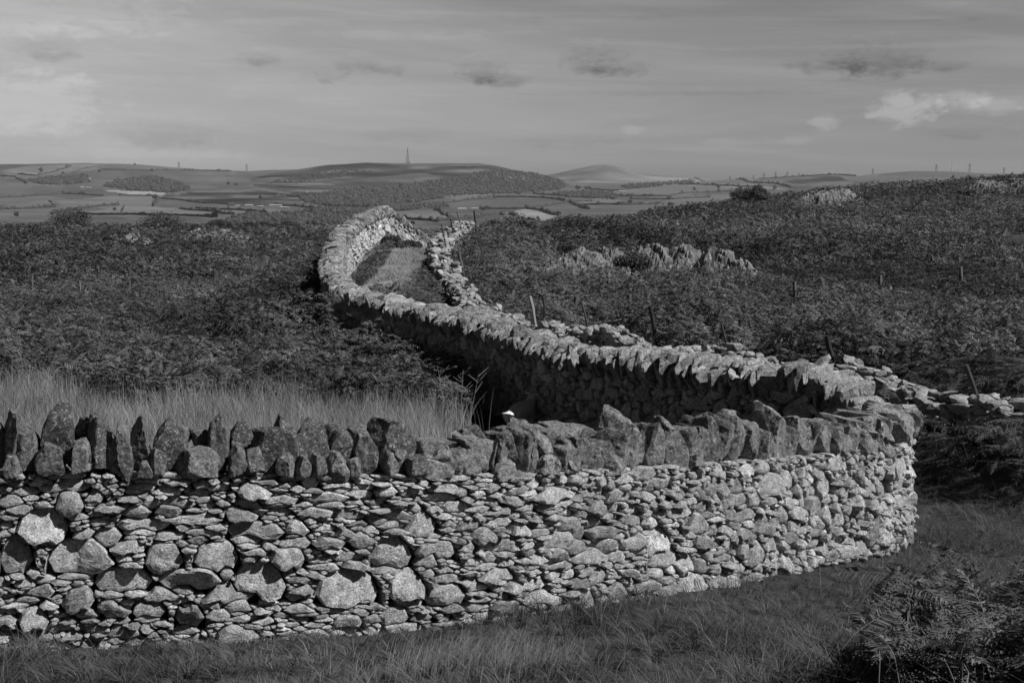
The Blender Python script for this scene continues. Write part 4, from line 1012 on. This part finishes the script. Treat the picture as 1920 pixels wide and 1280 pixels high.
for px, py, s_, lb in TREES:
    c_ = far_hit(px, py + s_ * .25); R = s_ / 2 / F * c_[1]; e = empty('tree', tuple(float(v) for v in c_), lb, 'tree', 'lone trees in the valley')
    a = Acc()
    for k in range(14):
        d = fg.normal(0, 1, 3); d /= np.linalg.norm(d); blob(a, c_ + np.array([0, 0, R * 1.05]) + d * R * np.array([.6, .6, .45]), R * fg.uniform(.3, .5), fg, 1, .85, fg.uniform(0, .8))
    a.build('crown', M['foliage'], e); a = Acc(); tube(a, [c_ - [0, 0, .5], c_ + [0, 0, R * 1.0]], [R * .12, R * .08], 5, .2); a.build('trunk', M['bark'], e)


def farmhouse(px, py, w_, h_, lb, tone=.8, n=1):
    tone = tone * .33
    c_ = far_hit(px, py); s_ = c_[1] / F; W_, H_ = w_ * s_, h_ * s_ * .65; dp = min(W_ * .5, 10); e = empty('farm_building', tuple(float(v) for v in c_), lb, 'farm building', 'farm buildings in the valley')
    a = Acc(); box(a, c_ + [0, dp / 2, H_ / 2 - .5], (W_ / 2, dp / 2, H_ / 2 + .5), tone=tone); a.build('wall', M['white'], e)
    a = Acc(); x0, x1 = -W_ / 2 - .4, W_ / 2 + .4; y0, y1, ym = -.4, dp + .4, dp / 2; z0, z1 = H_, H_ + h_ * s_ * .45
    v = np.array([(x0, y0, z0), (x1, y0, z0), (x1, y1, z0), (x0, y1, z0), (x0, ym, z1), (x1, ym, z1)]) + c_
    a.add(v, quads=[(0, 1, 5, 4), (2, 3, 4, 5), (3, 2, 1, 0)], tris=[(0, 4, 3), (1, 2, 5)], tone=.35); a.build('roof', M['white'], e)
farmhouse(158, 354, 7, 4, 'white farmhouse, left of the pair below the long wood'); farmhouse(170, 354, 9, 3, 'low pale barn, right of the pair below the long wood', .5)
farmhouse(172, 338, 6, 4, 'small white house at the right end of the long wood'); farmhouse(447, 388, 8, 3, 'white cottage at the left end of the farm cluster'); farmhouse(468, 388, 14, 4, 'pale long barn in the left half of the farm cluster', .45); farmhouse(490, 389, 10, 3, 'grey barn in the middle of the farm cluster', .3)
farmhouse(518, 388, 22, 4, 'brightest long white barn at the right end of the farm cluster', 1.0); farmhouse(534, 391, 16, 3, 'low pale shed in front of the brightest barn', .6); farmhouse(578, 362, 4, 3, 'tiny white house under the mast hill', .9); farmhouse(867, 395, 15, 5, 'long white roofed barn right of the loop', 1.0)
farmhouse(890, 394, 12, 4, 'smaller pale barn right of the long white roofed barn', .4); farmhouse(1165, 361, 14, 3, 'pale low house by the lane under the cone shaped hill', .5); farmhouse(1215, 383, 10, 3, 'pale house among trees in the valley at right', .5)
farmhouse(427, 321, 3, 2, 'tiny white house on the left skyline', 1.0)

FD0 = 4950.0
def skybase(px):
    D = np.linspace(4600, 5200, 40); z = far_z(np.full(40, px), D); i = np.argmax(z / D); return np.array([(px - 960) / F * D[i], D[i], z[i]])


def lattice(px, hpx, lb, nm='pylon', cat='pylon', grp='electricity pylons along the skyline', mast=False):
    b = skybase(px); H_ = hpx / F * b[1]; e = empty(nm, tuple(float(v) for v in b), lb, cat, grp); a = Acc()
    W0 = H_ * (.10 if mast else .11); th = .55 if mast else .30
    lv = np.linspace(0, 1, 12 if mast else 8)
    wd = lambda t: W0 * (1 - t) ** (1.25 if mast else 1.0) + (.9 if mast else .8)
    for i in range(len(lv) - 1):
        t0, t1 = lv[i], lv[i + 1]; c0 = [np.array([sx * wd(t0), sy * wd(t0), H_ * t0]) for sx, sy in ((-1, -1), (1, -1), (1, 1), (-1, 1))]; c1 = [np.array([sx * wd(t1), sy * wd(t1), H_ * t1]) for sx, sy in ((-1, -1), (1, -1), (1, 1), (-1, 1))]
        for j in range(4):
            tube(a, [b + c0[j], b + c1[j]], [th, th], 4, .15); tube(a, [b + c0[j], b + c1[(j + 1) % 4]], [th * .6] * 2, 4, .15); tube(a, [b + c1[j], b + c1[(j + 1) % 4]], [th * .6] * 2, 4, .15)
    a.build('tower', M['steel'], e)
    if mast:
        a = Acc(); tube(a, [b + [0, 0, H_], b + [0, 0, H_ * 1.12]], [.8, .5], 6, .2); a.build('antenna', M['steel'], e)
        a = Acc(); box(a, b + [6, 0, 2.5], (5, 4, 2.5), tone=.5); a.build('equipment_hut', M['white'], e)
    else:
        for t, wl in ((.62, .22), (.76, .28), (.90, .18)):
            a = Acc(); tube(a, [b + [-H_ * wl, 0, H_ * t], b + [0, 0, H_ * (t + .03)], b + [H_ * wl, 0, H_ * t]], [.25, .4, .25], 4, .15); a.build('crossarm', M['steel'], e)
lattice(766, 27, 'tall lattice radio mast on top of the central hill', 'radio_mast', 'radio mast', None, True)
for px, h_, lb in [(340, 11, 'pylon on the left skyline left of the mast, the nearer to the left edge'), (466, 13, 'pylon on the skyline between the left hill and the mast hill'), (1812, 17, 'tallest pylon, right of the two wind turbines'), (1750, 13, 'pylon standing between the two wind turbines'), (1876, 12, 'rightmost pylon on the skyline'),
                   (1632, 11, 'pylon on the dip left of the wind turbines'), (1473, 11, 'right one of the close pair of pylons above the dark mound'), (1451, 12, 'left one of the close pair of pylons above the dark mound'), (1429, 11, 'pylon just left of the close pair'), (1410, 7, 'very small pylon left of the close pair'), (1366, 8, 'leftmost of the right hand row of pylons'), (1494, 7, 'small pylon just right of the close pair')]:
    lattice(px, h_, lb)
for px, h_, an0, lb in [(1716, 15, .35, 'left one of the two wind turbines, blades nearly upright'), (1779, 16, .9, 'right one of the two wind turbines, paler and taller')]:
    b = skybase(px); H_ = h_ / F * b[1]; e = empty('wind_turbine', tuple(float(v) for v in b), lb, 'wind turbine', 'wind turbines on the skyline')
    a = Acc(); tube(a, [b, b + [0, 0, H_]], [1.2, .7], 8, .9); a.build('tower', M['steel'], e); a = Acc(); box(a, b + [0, -.5, H_], (.8, 2, .8), tone=.9); a.build('nacelle', M['steel'], e)
    a = Acc(); tube(a, [b + [0, -2.5, H_], b + [0, -3.6, H_]], [.8, .3], 8, .9); a.build('hub', M['steel'], e)
    for k in range(3):
        an = an0 + k * 2.094; a = Acc(); d = np.array([math.sin(an), 0, math.cos(an)]); hb = b + [0, -3, H_]; tube(a, [hb, hb + d * H_ * .12, hb + d * H_ * .46], [.5, .75, .15], 5, .9); a.build('blade', M['steel'], e)

# air: fills the whole valley up to just above the highest thing, so that far hills fade a little
hz = Acc(); box(hz, (0, 6200, 40), (5200, 6380, 150)); o = None
vm = bpy.data.materials.new('thin summer haze'); vm.use_nodes = True; nt = NT(vm.node_tree); pv = nt.add('ShaderNodeVolumePrincipled'); pv.inputs['Color'].default_value = (.9, .9, .9, 1); pv.inputs['Density'].default_value = HAZE; pv.inputs['Anisotropy'].default_value = 0
oo = nt.add('ShaderNodeOutputMaterial'); nt.l.new(pv.outputs[0], oo.inputs['Volume']); o = hz.build('haze', vm); setp(o, 'thin pale haze over the valley', 'haze', kind='stuff')

# ------------------------------------------------------------------ posts, outcrops, hawthorn, sheep
def gz1(x, y): return float(ground_z([x], [y])[0])


def post(px, ptop, pbot, D, leanpx, rad, tone, nm, lb=None, parent=None, square=False):
    rad = rad * (.55 if 50 < D < 59 or 59 < D < 70 and parent is None else 1)
    tp = P(px, ptop, D); bt = P(px + leanpx, pbot, D); z0 = gz1(bt[0], D); d = (tp - bt) / max(tp[2] - bt[2], .05); bt2 = bt + d * (min(z0, bt[2] - .3) - .1 - bt[2])
    a = Acc(); k = np.linspace(0, 1, 6); pr_ = np.random.default_rng(abs(int(px))); pts = [bt2 + (tp - bt2) * t + np.r_[pr_.normal(0, rad * .25, 2), 0] for t in k]
    tube(a, pts, [rad * pr_.uniform(.9, 1.1) for _ in k], 4 if square else 8, tone)
    if parent is not None: return a.build(nm, M['wood'], parent)
    o = a.build(nm, M['wood'], local=tuple(float(v) for v in bt2)); setp(o, lb, 'post', 'leaning posts along the ruined wall'); return o


for px, t, b_, D, ln, r, tn, lb in [(1218, 573, 626, 26.6, 11, .045, .02, 'black leaning post behind the middle of the ruined wall, the tallest of them'), (1549, 629, 676, 24.0, 13, .045, .02, 'thick black post leaning left, behind the right part of the coping'), (1813, 684, 724, 21.6, 12, .04, .14, 'brown leaning post at the far right of the ruined wall'),
                                    (993, 555, 592, 30.6, 7, .04, .95, 'pale bleached post leaning over the ruined wall'), (1091, 566, 606, 28.4, 9, .022, .2, 'thin leaning stake between the bleached post and the tall black post'), (1352, 606, 650, 25.1, 12, .022, .12, 'thin dark stake right of the tall black post'),
                                    (828, 421, 470, 55, 10, .05, .15, 'stake on the lane side at the neck of the loop, the lowest one'), (845, 409, 445, 60, 7, .06, .15, 'dark stake left of the pale one on the crest'), (857, 397, 430, 63, 8, .06, .45, 'grey stake leaning at the crest, between two darker ones'), (888, 395, 412, 67, 3, .075, .02, 'black post on the crest right of the neck of the loop'), (860, 472, 498, 47, 5, .05, .3, 'short stake behind the narrow neck of the ruined wall'), (1018, 556, 566, 32, 1, .03, .12, 'small stub post close to the bleached post')]:
    post(px, t, b_, D, ln, r, tn, 'fence_post', lb)


def fence(pts, label, D, zoff, names='wire_fence'):
    e = None
    tops = []
    for px, t, b_, Dp, r, tn in pts:
        q = P(px, b_, Dp)
        if e is None: e = empty(names, (float(q[0]), float(q[1]), gz1(q[0], q[1])), label, 'fence')
        post(px, t, b_, Dp, fg.uniform(-1, 1), r, tn, 'post', parent=e); tops.append(P(px, t, Dp))
    for k in (.12, .35):
        a = Acc(); tube(a, [p_ - [0, 0, k] for p_ in tops], [.006] * len(tops), 4, .3); a.build('wire', M['wire'], e)
fence([(-30, 515, 545, 55, .055, .5), (61, 517, 540, 55, .055, .65), (150, 526, 545, 54.6, .055, .7), (243, 526, 545, 54.3, .055, .5), (333, 531, 548, 54, .055, .8), (418, 535, 552, 53.6, .055, .85), (510, 533, 550, 53, .055, .6)], 'row of short grey posts with wire crossing the bracken field on the left', 60, .4)
fence([(1078, 556, 576, 36, .06, .4), (1179, 552, 572, 37.5, .06, .3), (1491, 528, 546, 43, .06, .35), (1650, 516, 534, 47, .06, .4), (1801, 500, 533, 49, .065, .4), (1960, 490, 515, 51, .06, .4)], 'wire fence with grey posts crossing the bracken on the right hand slope', 50, .4)


def outcrop(name, spots, label, rr, up=1.0):
    """one joined bedrock mass: steep tilted beds broken off at different heights, sinking into the ground at its edges"""
    pts = [(float(P(px, py, D)[0]), D, float(P(px, py, D)[2]), w_ / F * D / 2, h_ / F * D) for px, py, D, w_, h_, n in spots]
    x0 = min(p[0] - p[3] for p in pts) - .6; x1 = max(p[0] + p[3] for p in pts) + .6; y0 = min(p[1] for p in pts) - 1.6 * rr / .46; y1 = max(p[1] for p in pts) + 1.8 * rr / .46
    st = .075 * rr / .46; xs = np.arange(x0, x1, st); ys = np.arange(y0, y1, st * 1.3); X, Y = np.meshgrid(xs, ys)
    sd_ = int(abs(x0 * 37)) % 90; G3 = np.stack([X, Y, 0 * X], -1)
    X = X + st * .32 * vnoise(G3 / st * .9, sd_); Y = Y + st * .32 * vnoise(G3 / st * .9, sd_ + 1)
    gz_ = ground_z(X, Y).reshape(X.shape); top = np.full(X.shape, -99.)
    for cx, cy, cz, hw, hh in pts:
        g0 = gz1(cx, cy); H_ = max(cz + hh * .30 - g0, .9) * up; dx = (X - cx) / hw; dy = (Y - cy) / (1.25 * rr / .46)
        top = np.maximum(top, H_ * (1.15 - .42 * dx ** 2 - .55 * dy ** 2) + 0 * X)
    wv = vnoise(G3 / 1.1, sd_ + 2) * .5
    bed = (X * .93 + Y * .36) / (.24 * rr / .46) + wv; seg = (-X * .36 + Y * .93) / (.50 * rr / .46) + vnoise(G3 / .6, sd_ + 3) * .8
    ib = np.floor(bed).astype(np.int64); is_ = np.floor(seg + h3(ib, ib * 0, ib * 0, 3) * 2).astype(np.int64)
    r1_ = h3(ib, is_, 0 * ib, sd_ + 5); r2_ = h3(ib // 3, is_ // 2, 0 * ib, sd_ + 6)
    hgt = top * (.78 + .05 * r1_ + .10 * r2_) + .10 * r1_ * rr / .46 + .12 * (bed - ib) * rr / .46 + .13 * fbm(G3 / .3, sd_ + 7, 4) - .12 * (np.abs(bed - ib - .5) > .42)
    Z = gz_ + np.maximum(hgt, -.35)
    a = Acc(); a.add(np.stack([X, Y, Z], -1).reshape(-1, 3), quads=gridq(*X.shape), tone=np.clip(.45 + .22 * r1_ + .2 * r2_, 0, 1).ravel())
    q0 = (pts[0][0], pts[0][1], gz1(pts[0][0], pts[0][1]))
    o = a.build(name, M['outcrop'], local=q0); setp(o, label, 'rock outcrop')


outcrop('rock_outcrop', [(1100, 480, 57, 80, 62, 30), (1150, 478, 58, 70, 60, 24), (1220, 470, 59, 90, 76, 40), (1290, 472, 59, 90, 60, 32), (1350, 480, 58, 90, 56, 30), (1385, 492, 57, 60, 34, 12)], 'long jagged rock outcrop among the bracken in the middle of the right hillside', .46, .86)
outcrop('rock_outcrop', [(1066, 506, 54, 70, 40, 14), (1030, 520, 51, 60, 26, 8), (1000, 530, 48, 40, 16, 8), (1020, 534, 47, 30, 12, 7)], 'small pale boulders at the left foot of the long outcrop', .35)
outcrop('rock_outcrop', [(1540, 368, 122, 90, 30, 30), (1572, 358, 125, 50, 30, 18)], 'pale rock outcrop on the hillside skyline right of the hawthorn', .8, .8)
outcrop('rock_outcrop', [(1855, 346, 128, 70, 30, 26)], 'pale rock outcrop near the right edge, left one of the two on the ridge', .8, .85)
outcrop('rock_outcrop', [(1918, 343, 128, 56, 32, 22)], 'pale rock outcrop cut by the right edge of the view', .8, .85)
outcrop('rock_outcrop', [(395, 438, 112, 90, 14, 22), (430, 440, 110, 60, 12, 12)], 'pale low rocks on the crest of the left field near the wall', .8, .55)
outcrop('rock_outcrop', [(248, 448, 105, 34, 12, 9), (215, 452, 104, 24, 8, 5)], 'two low pale rocks in the bracken of the left field', .7, .55)
outcrop('rock_outcrop', [(70, 420, 122, 70, 8, 12)], 'flat pale rocks on the far left crest', .8, .5)


def leafy(acc, c_, R, n, rg, size, tone):
    d = rg.normal(0, 1, (n, 3)); d /= np.linalg.norm(d, axis=1)[:, None]; p = d * (rg.random(n) ** .4)[:, None] * np.asarray(R) + np.asarray(c_)
    u = rg.normal(0, 1, (n, 3)); u /= np.linalg.norm(u, axis=1)[:, None]; v = np.cross(u, rg.normal(0, 1, (n, 3))); v /= np.linalg.norm(v, axis=1)[:, None]
    s_ = size * rg.uniform(.6, 1.3, n)[:, None]
    V = np.stack([p - u * s_, p + v * s_ * .6, p + u * s_, p - v * s_ * .6], 1); i = np.arange(n)[:, None] * 4
    acc.add(V.reshape(-1, 3), quads=i + np.arange(4)[None], tone=np.repeat(np.clip(rg.normal(tone, .2, n), 0, 1), 4))


M['leaf'] = material('hawthorn leaves', .025, .15, rough=.6, trans=.15)
hr = np.random.default_rng(9); q = P(1403, 396, 118); hx, hy = float(q[0]), 118.0; hzz = gz1(hx, hy)
e = empty('hawthorn_tree', (hx, hy, hzz), 'dark windswept hawthorn with pale forked trunks on the right hillside', 'tree')
a = Acc()
for k, (tx_, tz_) in enumerate([(-.9, 1.6), (.0, 2.0), (.9, 1.7)]):
    tube(a, [(hx + (k - 1) * .25, hy, hzz - .2), (hx + tx_ * .5, hy - .1, hzz + .8 + .2 * k), (hx + tx_, hy, hzz + tz_)], [.13, .10, .05], 7, .9)
    tube(a, [(hx + tx_ * .6, hy, hzz + 1.0), (hx + tx_ * 1.3, hy - .2, hzz + 1.9)], [.06, .03], 5, .9)
a.build('trunk', M['bark'], e); a = Acc()
zb_ = float(P(1403, 360, 118)[2])
for k in range(46):
    an = hr.uniform(0, 6.28); r_ = hr.random() ** .5; cx_ = hx + math.cos(an) * r_ * 1.5; cz = zb_ - .15 + hr.uniform(-.6, .6) * (1 - r_ * .6) + .22 * math.sin(an * 3); leafy(a, (cx_ + .15, hy + math.sin(an) * r_ * 1.1, cz), (.34, .34, .24), 240, hr, .05, hr.uniform(.2, 1.0))
a.build('crown', M['leaf'], e)
for nm, px, py, D, R, lb in [('bush', 1345, 392, 116, .9, 'dark low bush at the left of the hawthorn'), ('bush', 300, 418, 118, 2.2, 'large dark bush on the skyline of the left field'), ('bush', 412, 420, 120, 1.0, 'small bush on the left field skyline beside the pale rocks'), ('bush', 540, 424, 116, 1.1, 'dark bush on the skyline just left of the wall'), ('bush', 1185, 488, 55, .75, 'dark bush growing in front of the long outcrop'), ('bush', 1120, 515, 52, .5, 'small dark bush at the left foot of the long outcrop'),
                            ('bush', 130, 413, 120, 2.4, 'broad low bush on the left skyline'), ('bush', 735, 452, 57, .55, 'bush against the lit inner face of the loop'), ('bush', 765, 462, 58.5, .6, 'dark bush at the right end of the lit inner face')]:
    q = P(px, py, D); z0 = gz1(q[0], D); a = Acc()
    for k in range(16):
        d = hr.normal(0, 1, 3); d /= np.linalg.norm(d); leafy(a, (q[0] + d[0] * R * .7, D + d[1] * R * .5, max(q[2] - R * .1 + d[2] * R * .3, z0 + .2)), (R * .42, R * .42, R * .28), 330, hr, .03 + R * .014, hr.uniform(.2, .8))
    tube(a, [(q[0], D, z0 - .2), (q[0], D, max(q[2], z0 + .3))], [.05, .03], 5, .1)
    o = a.build(nm, M['leaf'], local=(float(q[0]), float(D), z0)); setp(o, lb, 'bush')

# fallen stick and straggling stems of the corner bracken
def stems(px, py, D, lb, sh, tone=.8):
    q = P(px, py, D); z0 = gz1(q[0], D); a = Acc()
    for pts in sh: tube(a, [np.array([q[0] + x, D + y, z0 + z]) for x, y, z in pts], list(np.linspace(.006, .002, len(pts))), 5, tone)
    o = a.build('dried_plant', M['bark'], local=(float(q[0]), float(D), z0)); setp(o, lb, 'dead plant')
stems(1712, 1050, 15.2, 'thin dead stem leaning right from the foot of the wall end', [[(0, 0, 0), (.12, 0, .22), (.30, 0, .48)], [(.12, 0, .22), (.10, 0, .36)], [(.2, 0, .34), (.32, 0, .40)]], .25)
stems(1540, 1060, 14.0, 'upright dry stalk in the grass before the wall near the bend', [[(0, 0, 0), (-.01, 0, .16), (-.02, 0, .30)]], .7)
stems(1620, 1075, 14.0, 'short leaning dry stalk nearest the foot of the bend', [[(0, 0, 0), (.04, 0, .16), (.07, 0, .28)]], .3)
stems(1725, 1200, 8.9, 'pale curved stalk in front of the corner bracken', [[(0, 0, .35), (.02, 0, .22), (.08, -.05, .12), (.2, -.05, .02)]], .9)

# ------------------------------------------------------------------ the sheep, standing turned away in the deep shade
def skin(name, chains, mat, parent, sub=2):
    me = bpy.data.meshes.new(name); V = []; E = []; Rr = []; base = 0
    for pts, link in chains:
        st = len(V)
        for (x, y, z, r) in pts: V.append((x, y, z)); Rr.append(r)
        for i in range(len(pts) - 1): E.append((st + i, st + i + 1))
        if link is not None: E.append((link, st))
    me.from_pydata(V, E, []); o = bpy.data.objects.new(name, me); COL.objects.link(o)
    sm = o.modifiers.new('skin', 'SKIN'); sm.use_smooth_shade = True
    if not me.skin_vertices: me.skin_vertices.new() if hasattr(me.skin_vertices, 'new') else None
    sv = me.skin_vertices[0].data
    for i, r in enumerate(Rr): sv[i].radius = (r, r) if not isinstance(r, tuple) else r
    sv[0].use_root = True
    ss = o.modifiers.new('sub', 'SUBSURF'); ss.levels = sub; ss.render_levels = sub
    dg = bpy.context.evaluated_depsgraph_get(); ev = o.evaluated_get(dg); m2 = bpy.data.meshes.new_from_object(ev); bpy.data.objects.remove(o)
    n = len(m2.vertices); co_ = np.empty(n * 3, np.float32); m2.vertices.foreach_get('co', co_); p_ = co_.reshape(-1, 3).astype(float)
    nn_ = np.empty(n * 3, np.float32); m2.vertices.foreach_get('normal', nn_); p_ += nn_.reshape(-1, 3) * (vnoise(p_ / .05, 3) * .006)[:, None]
    m2.vertices.foreach_set('co', p_.astype(np.float32).ravel()); at = m2.attributes.new('tone', 'FLOAT', 'POINT'); at.data.foreach_set('value', np.full(n, .5, np.float32))
    m2.materials.clear(); m2.materials.append(mat); m2.polygons.foreach_set('use_smooth', np.ones(len(m2.polygons), bool))
    o = bpy.data.objects.new(name, m2); COL.objects.link(o); o.parent = parent; return o


sq = P(976, 800, 24.68); sx0, sy0 = float(sq[0]), 24.68; sz0 = gz1(sx0, sy0)
she = empty('sheep', (sx0, sy0, sz0), 'small white sheep standing in the shade behind the wall, turned away with ears out', 'sheep', rz=-R_(34)); she.scale = (.74, .74, .74); print('sheep', sx0, sy0, sz0)
# local axes: +Y is where the animal faces
body = [(0, -.42, .58, .13), (0, -.32, .60, .20), (0, -.10, .60, .235), (0, .14, .61, .235), (0, .30, .63, .20), (0, .40, .72, .14), (0, .47, .84, .095), (0, .53, .92, .085), (0, .62, .91, .072), (0, .71, .86, .048), (0, .75, .84, .035)]
legs = []
for sx_ in (-1, 1):
    legs.append(([(sx_ * .11, -.33, .46, .10), (sx_ * .115, -.27, .34, .055), (sx_ * .115, -.36, .22, .033), (sx_ * .115, -.34, .06, .026), (sx_ * .115, -.32, .0, .03)], 1))
    legs.append(([(sx_ * .10, .27, .46, .085), (sx_ * .105, .27, .30, .045), (sx_ * .105, .28, .17, .032), (sx_ * .105, .27, .05, .026), (sx_ * .105, .29, .0, .03)], 4))
ears = [([(sx_ * .085, .52, .955, .022), (sx_ * .14, .50, .965, .026), (sx_ * .195, .48, .955, .010)], 7) for sx_ in (-1, 1)]
tail = [([(0, -.52, .52, .04), (0, -.54, .44, .035), (0, -.54, .36, .028)], 0)]
skin('body', [(body, None)] + legs + ears + tail, M['wool'], she)
for sx_ in (-1, 1):
    a = Acc(); blob(a, (0, 0, 0), .013, hr, 2, 1, 0); o = a.build('eye', M['hide'], None); o.parent = she; o.location = (sx_ * .066, .60, .93)
for sx_, yy in ((-1, -.31), (1, -.31), (-1, .30), (1, .30)):
    a = Acc(); box(a, (0, 0, .02), (.03, .04, .025), tone=.05); o = a.build('hoof', M['hide'], None); o.parent = she; o.location = (sx_ * .11, yy, -.01)
